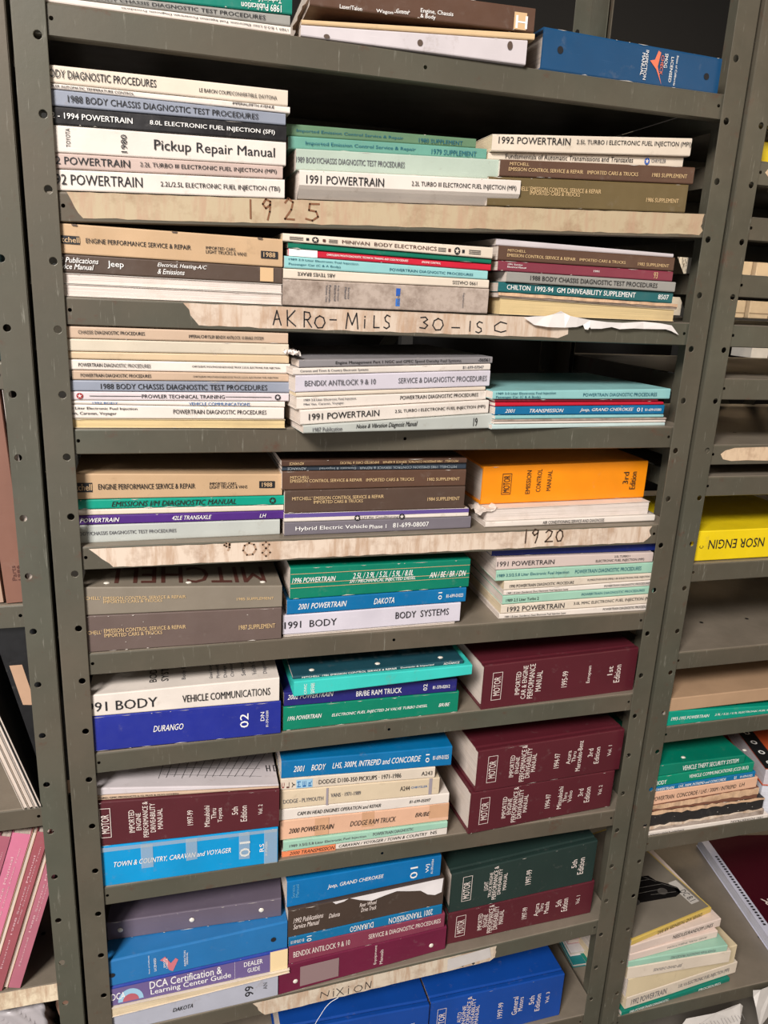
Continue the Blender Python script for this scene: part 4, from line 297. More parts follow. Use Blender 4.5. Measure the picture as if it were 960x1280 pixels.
GLY={}
def need(s,b,i): GLY[(s,round(b,2),round(i,2))]=None
for bk in BOOKS:
    for q in bk[11]: need(q[0],q[7],q[8])
    for q in bk[12].get('top',[]): need(q[0],q[7],0)
EXTRA=[('1988 Service Manual',0,0),('Electrical',0,0),('Body Chassis Drive Train',0,0),('Parts',0,0),('1986',0,0),('NSOR ENGIN',0,0),('SENSOR ENGIN',.3,0),('C',0,0),('DC 8.1',0,0),('SER',.5,0)]
for e in EXTRA: need(*e)
tmp=[]
for key in GLY:
    s,b,i=key; cu=bpy.data.curves.new('t','FONT'); cu.body=s; cu.shear=i; cu.resolution_u=2; cu.fill_mode='FRONT'
    o=bpy.data.objects.new('t',cu); COL.objects.link(o); tmp.append((key,o,cu))
bpy.context.view_layer.update(); dg=bpy.context.evaluated_depsgraph_get()
for key,o,cu in tmp:
    me=o.evaluated_get(dg).to_mesh(); vs=[(v.co.x,v.co.y) for v in me.vertices]; fs=[tuple(p.vertices) for p in me.polygons]
    x0=min(v[0] for v in vs);x1=max(v[0] for v in vs);y0=min(v[1] for v in vs);y1=max(v[1] for v in vs)
    
    d=.011*b; base=vs; base_f=fs
    if b>0:
        sh=((-d,0),(d,0)) if b<.8 else ((-d,-d*.6),(d,-d*.6),(-d,d*.6),(d,d*.6)); vs=[]; fs=[]
        for dx,dy in sh:
            k0=len(vs); vs+=[(x+dx,y+dy) for x,y in base]; fs+=[tuple(i_+k0 for i_ in f_) for f_ in base_f]
    GLY[key]=([((x-x0)/(x1-x0),(y-y0)/(y1-y0)) for x,y in vs],fs,len(base)); o.evaluated_get(dg).to_mesh_clear()
for key,o,cu in tmp: bpy.data.objects.remove(o); bpy.data.curves.remove(cu)
def put_text(bm,key,fn,u0,u1,v0,v1,rot=0,mi=0):
    s,b,i=key; V,F,NB=GLY[(s,round(b,2),round(i,2))]; out=[]
    e=1e-3; o0=Vector(fn(u0,v0)); nn=(Vector(fn(u0+e,v0))-o0).cross(Vector(fn(u0,v0+e))-o0).normalized()
    for q_,(a,c) in enumerate(V):
        if rot==180: a,c=1-a,1-c
        elif rot==90: a,c=1-c,a
        elif rot==-90: a,c=c,1-a
        out.append(bm.verts.new(Vector(fn(u0+(u1-u0)*a,v0+(v1-v0)*c))+nn*(q_//NB)*5e-5))
    for f in F:
        try: g=bm.faces.new([out[k] for k in f]); g.material_index=mi
        except ValueError: pass
class Inks:
    def __init__(s): s.k=[]
    def __call__(s,c,kind='ink'):
        if (c,kind) not in s.k: s.k.append((c,kind))
        return s.k.index((c,kind))
    def mats(s): return [mat(*k) for k in s.k]
# hand lettering strokes on a unit cell
STK={'A':[[(0,0),(.45,1),(1,0)],[(.2,.38),(.8,.42)]],'K':[[(.05,1),(.1,0)],[(.9,1),(.1,.45),(1,0)]],'R':[[(.1,0),(.08,1),(.7,.95),(.85,.7),(.6,.5),(.1,.48)],[(.4,.48),(1,0)]],
'O':[[(.5,1),(.12,.8),(0,.4),(.3,.02),(.75,.05),(1,.45),(.85,.85),(.45,1)]],'-':[[(0,.5),(1,.55)]],'M':[[(0,0),(.12,1),(.5,.25),(.85,1),(1,0)]],'i':[[(.5,0),(.5,.7)],[(.5,.9),(.55,.97)]],
'L':[[(.1,1),(.1,.03),(1,.05)]],'S':[[(.95,.9),(.45,1),(.1,.8),(.25,.55),(.8,.4),(.9,.15),(.45,0),(0,.1)]],'3':[[(.05,.95),(.6,1),(.85,.8),(.4,.55),(.9,.3),(.6,.02),(0,.08)]],
'1':[[(.4,1),(.5,0)]],'5':[[(.95,1),(.3,.97),(.25,.6),(.75,.55),(.9,.25),(.5,0),(.05,.08)]],'9':[[(.85,.75),(.4,.55),(.1,.75),(.4,1),(.85,.9),(.8,.4),(.6,0)]],'2':[[(.1,.8),(.4,1),(.85,.85),(.7,.5),(.1,.05),(1,.05)]],
'0':[[(.5,1),(.12,.8),(0,.4),(.3,.02),(.75,.05),(1,.45),(.85,.85),(.45,1)]],'C':[[(1,.85),(.5,1),(.05,.6),(.1,.15),(.6,0),(1,.15)]],'8':[[(.5,.55),(.15,.8),(.5,1),(.85,.8),(.5,.55),(.1,.25),(.5,0),(.95,.25),(.5,.55)]],
'N':[[(0,0),(.1,1),(.85,.05),(1,1)]],'X':[[(0,1),(1,0)],[(.9,1),(.05,0)]],'D':[[(.1,1),(.15,0),(.8,.2),(.95,.6),(.6,.95),(0,1)]],'V':[[(0,1),(.5,0),(1,1)]]}
def stroke(bm,pts,wd,fn,mi=0):
    pts=[Vector((a,b)) for a,b in pts]
    for a,b in zip(pts,pts[1:]):
        d=(b-a)
        if d.length<1e-6: continue
        d.normalize(); n=Vector((-d.y,d.x))*wd/2; e=d*wd*.35
        poly(bm,[fn(*(a-e+n)),fn(*(a-e-n)),fn(*(b+e-n)),fn(*(b+e+n))],mi)
def hand(bm,txt,boxes,wd,fn,mi=0):
    for ch,(u0,u1,v0,v1) in zip(txt,boxes):
        for st in STK[ch]: stroke(bm,[(u0+(u1-u0)*a,v0+(v1-v0)*b) for a,b in st],wd,fn,mi)
# ---------------------------------------------------------------- the room
def room():
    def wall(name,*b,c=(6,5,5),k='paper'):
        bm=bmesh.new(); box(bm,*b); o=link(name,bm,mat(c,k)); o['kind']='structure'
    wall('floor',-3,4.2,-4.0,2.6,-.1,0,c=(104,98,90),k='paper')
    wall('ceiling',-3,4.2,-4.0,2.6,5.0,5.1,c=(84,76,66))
    wall('wall_back',-3,4.2,2.6,2.7,0,5.0)  # near-black colour paints in the darkness of the unlit aisle
    wall('wall_left',-3.1,-3,-1.2,2.6,0,5.0,c=(120,114,106))
    wall('wall_right',4.2,4.3,-3.0,2.6,0,5.0,c=(120,108,90))
room()
# ---------------------------------------------------------------- perforated steel
STEEL=lambda:mat((93,89,74),'metal')
def plate(bm,fn,w,cells,rad,slot=None):
    """perforated strip of width w; cells=[(v0,v1,[hole centre (u,v)])] ; fn(u,v)->point"""
    for v0,v1,h in cells:
        if h is None:
            poly(bm,[fn(0,v0),fn(w,v0),fn(w,v1),fn(0,v1)]); continue
        cu,cv=h
        angs=sorted([2*math.pi*i/12 for i in range(12)]+[math.atan2(b-cv,a-cu)%(2*math.pi) for a,b in ((0,v0),(w,v0),(w,v1),(0,v1))])
        inn=[];out=[]
        for a in angs:
            c,s=math.cos(a),math.sin(a)
            if slot: k=min(slot[0]/max(abs(c),1e-6),slot[1]/max(abs(s),1e-6)); inn.append(bm.verts.new(fn(cu+c*k,cv+s*k)))
            else: inn.append(bm.verts.new(fn(cu+c*rad,cv+s*rad)))
            k=1e9
            if c>1e-6:k=min(k,(w-cu)/c)
            if c<-1e-6:k=min(k,-cu/c)
            if s>1e-6:k=min(k,(v1-cv)/s)
            if s<-1e-6:k=min(k,(v0-cv)/s)
            out.append(bm.verts.new(fn(cu+c*k,cv+s*k)))
        n=len(angs)
        for i in range(n):
            j=(i+1)%n; bm.faces.new([inn[i],inn[j],out[j],out[i]])
HOLE_Z=1.80; P_=.0762
def post(parent,xo,sgn,yo,sy,zt,zb,nm='post',bow=0.0):
    """L-post, outer corner at (xo,yo); flange runs sgn*x and sy*y"""
    bm=bmesh.new(); W1,W2=.0335,.062; hu=.0240
    cells=[]; k0=int(math.ceil((HOLE_Z-zt)/P_-.5)); k=k0; v=zt
    zs=[]
    while True:
        zc=HOLE_Z-k*P_; lo=zc-P_/2
        if lo<zb: cells.append((zb,v,None)); break
        cells.append((lo,v,(hu,zc))); v=lo; k+=1
    bw=lambda z:bow*math.sin(math.pi*min(1,max(0,(z-.1)/2.0)))
    plate(bm,lambda u,z:(xo+sgn*u+bw(z),yo,z),W1,cells,.0043)
    cells=[];v=zt;k=k0
    while True:
        zc=HOLE_Z-.02-k*P_; lo=zc-P_/2
        if lo<zb: cells.append((zb,v,None)); break
        if zc+.01<v: cells.append((lo,v,(.031,zc)))
        else: cells.append((lo,v,None))
        v=lo;k+=1
    plate(bm,lambda u,z:(xo+bw(z),yo+sy*u,z),W2,cells,.004,slot=(.0045,.0065))
    bmesh.ops.remove_doubles(bm,verts=bm.verts,dist=.00015); bmesh.ops.recalc_face_normals(bm,faces=bm.faces)
    o=link(nm,bm,STEEL(),parent); m=o.modifiers.new('s','SOLIDIFY'); m.thickness=.0018; m.offset=0
    b=o.modifiers.new('b','BEVEL'); b.width=.0007; b.segments=2; b.limit_method='ANGLE'; b.angle_limit=math.radians(60)
    return o
def shelf(parent,x0,x1,zl,zr,dep,name='shelf',lip=.031,holes=True):
    bm=bmesh.new(); zz=lambda x:zl+(zr-zl)*(x-x0)/(x1-x0); y0=.0022; r=.0025
    # front lip with three bolt holes
    def fn(u,v): # u down from top, v along x
        return (v,y0,zz(v)-r-u)
    hs=[x0+.035,(x0+x1)/2,x1-.035]; cells=[];v=x0
    for h in hs:
        cells+= [(v,h-.012,None),(h-.012,h+.012,(.0125,h))]; v=h+.012
    cells.append((v,x1,None)); plate(bm,fn,lip-r,cells,.0023)
    xs=sorted(set([x0,x1]+[c[0] for c in cells]+[c[1] for c in cells]))
    prof=[(y0,-r),(y0+r*.3,-r*.3),(y0+r,0),(dep,0)]
    low=[(y0,-lip),(y0+.002,-lip-.0012),(y0+.014,-lip-.0012)]
    back=[(dep,0),(dep,-lip),(dep-.012,-lip)]
    for pr in (prof,low,back):
        for (ya,za),(yb,zb) in zip(pr,pr[1:]):
            for a,b in zip(xs,xs[1:]):
                poly(bm,[(a,ya,zz(a)+za),(b,ya,zz(b)+za),(b,yb,zz(b)+zb),(a,yb,zz(a)+zb)])
    for x in (x0,x1): poly(bm,[(x,y0,zz(x)-r),(x,dep,zz(x)),(x,dep,zz(x)-lip),(x,y0,zz(x)-lip)])
    bmesh.ops.remove_doubles(bm,verts=bm.verts,dist=.00012)
    bmesh.ops.recalc_face_normals(bm,faces=bm.faces)
    o=link(name,bm,STEEL(),parent)
    # divider holes near the front third of the deck
    bm=bmesh.new(); n=int((x1-x0)/.1)
    for i in range(n):
        x=x1-.03-.1*i if False else x0+.055+.1*i
        if x<x1-.02:
            disc(bm,lambda u,v:(u,v,zz(u)+.0003),x,.104,.0036)
    link('divider_holes',bm,mat((12,11,10),'ink'),o,kind='stuff')
    return o
DEP=.45
def unit(x0,x1,shelves,label,zt=2.13,bow=(0,0)):
    u=empty('shelving_unit',(0,0,0),0,label,'shelving','grey-green steel shelving units')
    post(u,x0,1,0,1,zt,0,bow=bow[0]); post(u,x1,-1,0,1,zt,0,bow=bow[1]); post(u,x0,1,DEP+.01,-1,zt,0); post(u,x1,-1,DEP+.01,-1,zt,0)
    S=[shelf(u,x0+.003,x1-.003,a,b,DEP) for a,b in shelves]
    for sy,p,q in ((DEP+.013,(x0+.02,.6),(x1-.02,2.0)),(DEP+.016,(x0+.02,2.0),(x1-.02,.6))):
        bm=bmesh.new(); d=Vector((q[0]-p[0],0,q[1]-p[1])).normalized(); n=Vector((-d.z,0,d.x))*.012
        A=Vector((p[0],sy,p[1]));B=Vector((q[0],sy,q[1])); slab(bm,[A-n,B-n,B+n,A+n],(0,.002,0)); link('cross_brace',bm,STEEL(),u)
    return u,S
um,SM=unit(-.0245,.8895,[(1.833,1.8335),(1.6455,1.6825),(1.533,1.532),(1.3775,1.379),(1.226,1.2245),(1.076,1.0765),(.924,.928),(.700,.698),(.4205,.4620),(.236,.236)],
  'middle grey-green steel shelving unit filled with stacked manuals, hand-lettered tape on three lips')
ul,SL=unit(-.955,-.0310,[(1.833,1.833),(1.456,1.456),(1.1515,1.1515),(.850,.850),(.541,.541),(.236,.236)],'steel shelving unit cut off at the left edge, holding leaning magazines and binders')
ur,SR=unit(.8985,1.815,[(1.833,1.833),(1.757,1.757),(1.683,1.683),(1.604,1.604),(1.532,1.532),(1.453,1.453),(1.351,1.351),(1.300,1.300),(1.155,1.1555),(.9965,.998),(.855,.855),(.629,.629),(.211,.211)],'steel shelving unit at the right edge with several bare closely spaced shelves')
# ---------------------------------------------------------------- tape labels on the lips
def ragged(x0,x1,step,amp):
    n=max(2,int(abs(x1-x0)/step)); return [(x0+(x1-x0)*i/n,random.uniform(-amp,amp)) for i in range(n+1)]
def tape(par,zf,x0,x1,top=.001,bot=.030,cutl=.012,cutr=.010,col=(206,188,164),rot=0):
    bm=bmesh.new(); Y=.0018
    a=[(x,zf(x)-top+min(0,j)) for x,j in ragged(x0,x1,.012,.0007)]
    b=[(x,zf(x)-bot+j) for x,j in ragged(x1-cutr,x0+cutl,.012,.0007)]
    e1=[(x1-cutr*.2+random.uniform(-.003,.003),zf(x1)-top-(bot-top)*t_) for t_ in (.25,.45,.6,.8)]
    e2=[(x0+cutl*(1-t_)+random.uniform(-.002,.002),zf(x0)-top-(bot-top)*(1-t_)) for t_ in (.2,.45,.7)]
    e2=[(x0+cutl*tt+random.uniform(-.002,.002),zf(x0)-top-(bot-top)*tt) for tt in (.8,.55,.3)]
    slab(bm,[(x,Y,z) for x,z in a+e1+b+e2],(0,.0003,0)); return link('label_tape',bm,mat(col,'tape'),par)
z1=lambda x:1.6455+.037*(x+.0225)/.912
z2=lambda x:1.5325; z4=lambda x:1.225; z8=lambda x:.4215+.0455*x
tape(SM[1],z1,.018,.855,.0,.0275,.016,.004,(182,164,134))
tape(SM[2],z2,.142,.668,.001,.0275,.018,.02,(204,186,168))
tape(SM[4],z4,.018,.846,.0025,.0285,.028,.012,(214,196,178))
tape(SM[8],z8,.225,.655,.004,.034,.02,.01,(206,192,172))
def writing(par,fn_boxes,wd,c,name='handwriting'):
    bm=bmesh.new(); fn=lambda u,v:(u,.0014,v)
    for txt,bx in fn_boxes: hand(bm,txt,bx,wd,fn)
    link(name,bm,mat(c,'ink'),par)
writing(SM[2],[('AKRO-MiLS30-1SC',[(0.2509, 0.2608, 1.5092, 1.5267), (0.2677, 0.2793, 1.5085, 1.5275), (0.2891, 0.2996, 1.5079, 1.5266), (0.3035, 0.3169, 1.507, 1.5223), (0.3232, 0.3315, 1.517, 1.5189), (0.3445, 0.3603, 1.5077, 1.5273), (0.3681, 0.37, 1.5092, 1.5243), (0.3806, 0.3888, 1.5096, 1.525), (0.395, 0.4032, 1.5094, 1.5265), (0.4443, 0.4563, 1.511, 1.5258), (0.4622, 0.4769, 1.5095, 1.5248), (0.4892, 0.5004, 1.5125, 1.5149), (0.5142, 0.5162, 1.5098, 1.5228), (0.524, 0.5331, 1.508, 1.5227), (0.5499, 0.5682, 1.5099, 1.5235)])],.0016,(30,28,30))
writing(SM[4],[('1920',[(0.6284, 0.6314, 1.2038, 1.2246), (0.639, 0.651, 1.2034, 1.2251), (0.661, 0.6747, 1.2037, 1.223), (0.6801, 0.6913, 1.2041, 1.2223)])],.0022,(70,52,40)); writing(SM[4],[('908',[(0.1864, 0.1963, 1.2126, 1.2227), (0.2124, 0.2296, 1.2046, 1.222), (0.2368, 0.2496, 1.2019, 1.2227)])],.0026,(170,140,116),'faded_handwriting')
writing(SM[1],[('1925',[(0.2214, 0.2249, 1.6326, 1.6532), (0.2363, 0.2483, 1.6324, 1.6555), (0.263, 0.2757, 1.6336, 1.6581), (0.2891, 0.3068, 1.6351, 1.6546)])],.0022,(122,80,52),'faded_handwriting')
writing(SM[8],[('NiXiON',[(0.3375, 0.3522, 0.4114, 0.423), (0.3586, 0.3609, 0.4089, 0.4254), (0.365, 0.3774, 0.4084, 0.4241), (0.3849, 0.3866, 0.4079, 0.4247), (0.3956, 0.41, 0.4081, 0.4217), (0.4151, 0.4253, 0.4107, 0.4254)])],.0014,(60,52,50)); 
bm=bmesh.new(); poly(bm,[(0.5637,.0012,0.415),(0.6463,.0012,0.425),(0.6416,.0012,0.448),(0.5629,.0012,0.4398)]); link('paper_label',bm,mat((196,190,186),'paper'),SM[8])
writing(SM[8],[('CA',[(0.5684, 0.5857, 0.4198, 0.4345), (0.592, 0.6134, 0.4183, 0.4339)])],.0045,(40,38,40),'marker_letters')
# torn white label
def scrap(par,pts,col,y=.0016,name="torn_label",k="paper"):
    bm=bmesh.new(); slab(bm,[(x,y-.0012-random.uniform(0,.0035),z) for x,z in pts],(0,.0004,0)); bmesh.ops.triangulate(bm,faces=bm.faces[:]); return link(name,bm,mat(col,k),par)
scrap(SM[2],[(0.5904, 1.5307), (0.6062, 1.5327), (0.6222, 1.5336), (0.634, 1.5366), (0.6457, 1.5413), (0.6521, 1.5387), (0.6595, 1.5354), (0.6713, 1.5336), (0.6925, 1.5308), (0.7181, 1.5291), (0.7437, 1.5289), (0.778, 1.5316), (0.8046, 1.5303), (0.825, 1.528), (0.8395, 1.5149), (0.8264, 1.5198), (0.8148, 1.5224), (0.7796, 1.5216), (0.7621, 1.5218), (0.7514, 1.5211), (0.7399, 1.52), (0.7275, 1.5225), (0.7109, 1.5197), (0.6941, 1.5192), (0.6921, 1.5213), (0.6901, 1.5176), (0.685, 1.5182), (0.6826, 1.5239), (0.673, 1.5207), (0.6545, 1.5193), (0.6279, 1.5192), (0.6075, 1.5213)],(232,226,222),-.0005,"torn_label")

# right bay torn papers on lips
def scrap(par,pts,col,y=.0016,name='torn_label'):
    bm=bmesh.new(); slab(bm,[(x,y,z) for x,z in pts],(0,.0004,0)); return link(name,bm,mat(col,'tape'),par)
scrap(SR[6],[(.950,1.336),(.958,1.342),(.975,1.346),(1.03,1.347),(1.10,1.346),(1.16,1.345),(1.16,1.327),(1.1,1.326),(1.05,1.3245),(1.0,1.326),(.972,1.325),(.956,1.328)],(212,186,156))
scrap(SR[1],[(.944,1.742),(.952,1.752),(.972,1.756),(1.0,1.754),(1.03,1.756),(1.03,1.736),(.99,1.734),(.958,1.731)],(214,190,156))
# ---------------------------------------------------------------- books
HC={'hc'}
def book(row,parent_tag=True):
    label,kind,col,X,Y,Z,yaw,L,zbr,ztl,ztr,texts,o=row
    T=(ztl+ztr-zbr)/2
    if kind=='hc': nm,cat='hardcover_manual','book'
    elif kind=='binder': nm,cat='ring_binder','binder'
    elif kind=='brochure': nm,cat='brochure','brochure'
    elif T<.0085: nm,cat='booklet','booklet'
    else: nm,cat='paperback_manual','book'
    root=empty(nm,(X,Y,Z),yaw,label,cat,'manuals stacked flat on the shelves')
    zb=lambda x:zbr*x/L; zt=lambda x:ztl+(ztr-ztl)*x/L
    D=o.get('D',.216 if kind!='binder' else .235)
    th={'hc':.003,'binder':.0026}.get(kind,.0005); r=min({'hc':.002,'binder':.0024}.get(kind,.0016),T*.3)
    if 'dirty' in col: cm=mat(col,'dirty')
    elif kind=='hc': cm=mat(col,'cloth')
    elif kind=='binder': cm=mat(col,'card')
    else: cm=mat(col,'card')
    n=9; xs=[L*i/n for i in range(n+1)]
    ph=random.random()*6; wv=lambda x:(.0003*math.sin(ph+x*30) if T>.006 else 0)
    bm=bmesh.new()
    def section(x):
        a,b=zb(x),zt(x); 
        if kind=='fore':
            return None
        if o.get('curl'):
            m=a+(b-a)*.47
            out=[(D,a),(.018,a),(.012,a+.0008),(.003,m-.004),(0,m),(0,b-r),(r*.3,b-r*.3),(r,b),(D,b)]
            inn=[(D,b-th),(r+th,b-th),(th,b-r-th),(th,m),(.012+th,a+th),(D,a+th)]
        elif kind=='hc':
            out=[(D,a),(.014,a),(.0105,a+.0016),(.008,a),(r,a),(r*.3,a+r*.3),(0,a+r),(0,b-r),(r*.3,b-r*.3),(r,b),(.008,b),(.0105,b-.0016),(.014,b),(D,b)]
            inn=[(D,b-th),(.014,b-th),(.0105,b-th-.0016),(th,b-th-.001),(th,a+th+.001),(.0105,a+th+.0016),(.014,a+th),(D,a+th)]
        else:
            out=[(D,a),(r,a),(r*.3,a+r*.3),(0,a+r),(0,b-r),(r*.3,b-r*.3),(r,b),(D,b)]
            inn=[(D,b-th),(th+r*.3,b-th),(th,b-th-r*.3),(th,a+th+r*.3),(th+r*.3,a+th),(D,a+th)]
        return [(y-(.0 if y>.02 else wv(x)),z) for y,z in out]+inn
    if kind=='fore':
        box_=lambda z0f,z1f,y0,y1:[ [(x,y0,z0f(x)),(x,y1,z0f(x)),(x,y1,z1f(x)),(x,y0,z1f(x))] for x in xs]
        for z0f,z1f in ((lambda x:zb(x),lambda x:zb(x)+.0005),(lambda x:zt(x)-.0005,lambda x:zt(x))):
            rings=[[bm.verts.new(p) for p in rg] for rg in box_(z0f,z1f,0,D)]
            for A,B in zip(rings,rings[1:]):
                for i in range(4): bm.faces.new([A[i],B[i],B[(i+1)%4],A[(i+1)%4]])
            bm.faces.new(rings[0]); bm.faces.new(rings[-1][::-1])
    else:
        rings=[[bm.verts.new((x,y,z)) for y,z in section(x)] for x in xs]
        k=len(rings[0])
        for A,B in zip(rings,rings[1:]):
            for i in range(k): bm.faces.new([A[i],B[i],B[(i+1)%k],A[(i+1)%k]])
        bm.faces.new(rings[0]); bm.faces.new(rings[-1][::-1])
    bmesh.ops.recalc_face_normals(bm,faces=bm.faces)
    link('cover',bm,cm,root)
    # pages
    ins={'hc':.004,'binder':.006}.get(kind,.0004); y0=th+(.0005 if kind!='fore' else -.0); 
    if kind=='fore': y0=.0012; ins=.0008
    if o.get('curl'): y0=.0132
    if kind=='binder': y0=.012
    if kind!='brochure' and T>.0022:
        bm=bmesh.new(); rings=[]
        x_=[ins+(L-2*ins)*i/n for i in range(n+1)]
        for x in x_:
            a,b=zb(x)+th+.0001,zt(x)-th-.0001
            rings.append([bm.verts.new((x,y0+random.uniform(0,.0003),a)),bm.verts.new((x,D-max(ins,.0006),a)),bm.verts.new((x,D-max(ins,.0006),b)),bm.verts.new((x,y0+random.uniform(0,.0003),b))])
        for A,B in zip(rings,rings[1:]):
            for i in range(4): bm.faces.new([A[i],B[i],B[(i+1)%4],A[(i+1)%4]])
        bm.faces.new(rings[0]); bm.faces.new(rings[-1][::-1]); bmesh.ops.recalc_face_normals(bm,faces=bm.faces)
        pc=(226,206,172) if col in('yellowed','tan','tan3','cream') else (222,208,196)
        if col=='yellowed': pc=(226,200,148)
        if col=='white' and kind=='fore': pc=(236,222,212)
        link('page_block',bm,mat(pc,'pages'),root)
    F=lambda off:(lambda u,v:(u,-off-abs(wv(u)),zb(u)+v*(zt(u)-zb(u))))
    # lettering
    if texts:
        for (s,a,b,v0,v1,c,rot,bo,it) in texts:
            bm=bmesh.new(); put_text(bm,(s,bo,it),F(.0007),a,b,v0,v1,rot)
            if a<0: bmesh.ops.bisect_plane(bm,geom=bm.verts[:]+bm.edges[:]+bm.faces[:],plane_co=(.0006,0,0),plane_no=(1,0,0),clear_inner=True)
            if not bm.faces: bm.free(); continue
            link('lettering',bm,mat(c,'ink'),root)
    # printed marks on the spine
    bm=bmesh.new(); ink=Inks(); f=F(.0004); f2=F(.0006)
    def rect(fn,a,b,c,d,mi):
        m=max(1,int(abs(b-a)/.03))
        for i in range(m):
            p,q=a+(b-a)*i/m,a+(b-a)*(i+1)/m; poly(bm,[fn(p,c),fn(q,c),fn(q,d),fn(p,d)],mi)
    for a,b,c,d,cc in o.get('patch',[]): rect(f,max(a,.0),min(b,L),c,d,ink(cc,'ink' if cc not in('tp',) else 'paper'))
    for a,b,c,d in o.get('stickers',[]): rect(f,a,b,c,d,ink('tn'))
    for a,b,v in o.get('lines',[]): rect(f,a,b,v-.35/T*.001,v+.35/T*.001,ink('tn' if 'green' in col else 'k'))
    for a,b in o.get('bars',[]):
        for v in (.3,.45,.6): rect(f2,a,b,v-.03,v+.03,ink('k'))
    for a,v,cc in o.get('sq',[]): rect(f2,a-.0018,a+.0018,v-.0018/T,v+.0018/T,ink(cc))
    for a,b,c,d in o.get('boxes',[]):
        k=ink(o.get('dcol','ow')); wx,wz=.0008,.0008/T
        rect(f2,a,b,c,c+wz,k); rect(f2,a,b,d-wz,d,k); rect(f2,a,a+wx,c,d,k); rect(f2,b-wx,b,c,d,k)
    for a,v,cc in o.get('star',[]):
        rr=min(.0045,T*.36); disc(bm,f2,a,v,rr,16,ink(cc),1,1/T)
        pts=[]
        for i in range(10):
            q=rr*(.78 if i%2==0 else .3); an=math.pi/2+i*math.pi/5; pts.append(F(.0008)(a+q*math.cos(an),v+q*math.sin(an)/T))
        poly(bm,pts,ink(col if cc!='dk' else 'tealg'))
    for a,v in o.get('holes',[]):
        rr=.0035 if kind!='binder' else .0042
        disc(bm,f2,a,v,rr,14,ink('dbrown' if kind!='binder' else 'k'),1,1/T)
    if 'tick' in o or 'tick2' in o:
        a,b=o.get('tick') or o.get('tick2'); w_=b-a; k=ink('o' if 'tick' in o else 'pink')
        if 'tick' in o: P=[(0,.62),(.35,.66),(.55,.9),(.75,.86),(.62,.5),(1.05,.06),(.55,.42)]
        else: P=[(0,.62),(.3,.72),(.62,.42),(.9,.58),(1.05,.5),(.72,.1),(.5,.18),(.3,.5)]
        poly(bm,[f2(a+w_*x,y) for x,y in P],k)
    if 'globe' in o:
        a=o['globe'][0]; poly(bm,[f2(a+.019*math.cos(math.pi*i/12),.12+.62*math.sin(math.pi*i/12)) for i in range(13)],ink('lb3'))
        poly(bm,[F(.0008)(a+.012*math.cos(math.pi*i/12),.12+.36*math.sin(math.pi*i/12)) for i in range(13)],ink('pinkb'))
    if o.get('notch'):
        for q in (.07,.5,.89): poly(bm,[f2(L*q-.003,.99),f2(L*q-.002,.94),f2(L*q+.003,.93),f2(L*q+.004,.99)],ink('dbrown'))
    if bm.faces: link('spine_print',bm,ink.mats(),root)
    else: bm.free()
    if o.get('tape'):
        bm=bmesh.new(); ft=F(.0010)
        for a,b,c,d in o['tape']:
            a=max(a,.001);b=min(b,L-.001); poly(bm,[ft(a,c),ft(b,c+random.uniform(-.02,.02)),ft(b,min(d,.98)),ft(a,min(d,.98))])
        link('clear_tape',bm,mat((200,206,206),'clear'),root)
    # studs (rivets)
    st=[(a,v,0) for a,v in o.get('studs_front',[])]+[(a,0,1) for a in o.get('studs',[])]
    for a,v,top in st:
        bm=bmesh.new(); rr=.0042
        for i in range(3):
            pass
        ringsv=[]
        for rad,h in ((rr,0),(rr*.85,.0009),(rr*.45,.0015)):
            ring=[]
            for i in range(12):
                an=2*math.pi*i/12; dx,dz=rad*math.cos(an),rad*math.sin(an)
                if top: ring.append(bm.verts.new((a+dx,.014+dz*.8,zt(a)+h)))
                else: p=F(0)(a,v); ring.append(bm.verts.new((p[0]+dx,p[1]-h-.0003,p[2]+dz)))
            ringsv.append(ring)
        for A,B in zip(ringsv,ringsv[1:]):
            for i in range(12): bm.faces.new([A[i],A[(i+1)%12],B[(i+1)%12],B[i]])
        bm.faces.new(ringsv[-1]); bmesh.ops.recalc_face_normals(bm,faces=bm.faces)
        link('rivet',bm,mat((214,208,196),'glossy'),root,True)
    # top cover print
    if o.get('top') or o.get('diagram') or o.get('photo'):
        bm=bmesh.new(); ink=Inks(); ft=lambda u,v:(u,v,zt(u)+.0004)
        for s,a,b,c,d,cc,rot,bo in o.get('top',[]): put_text(bm,(s,bo,0),ft,a,b,c,d,rot,ink(cc))
        if o.get('diagram'):
            ln=lambda a,b,wd=.0006:stroke(bm,[a,b],wd,ft,ink('k'))
            for i in range(13): ln((.10+i*.013,.10),(.085+i*.011,.02+.002*(i%3)))
            for i in range(5): ln((.09,.03+.018*i),(.235,.022+.02*i))
            for x,y in ((.14,.07),(.20,.085)):
                for p,q in (((0,0),(.03,0)),((.03,0),(.036,.014)),((.036,.014),(.006,.014)),((.006,.014),(0,0))): ln((x+p[0],y+p[1]),(x+q[0],y+q[1]),.0009)
                poly(bm,[ft(x+.014,y+.004),ft(x+.02,y+.004),ft(x+.021,y+.009),ft(x+.015,y+.009)],ink('k'))
            for a,b in (((.245,.035),(.245,.05)),((.250,.035),(.250,.05)),((.245,.042),(.25,.042)),((.256,.035),(.262,.035)),((.256,.05),(.262,.05)),((.262,.035),(.262,.05)),((.256,.035),(.256,.05))): ln(a,b,.0016)
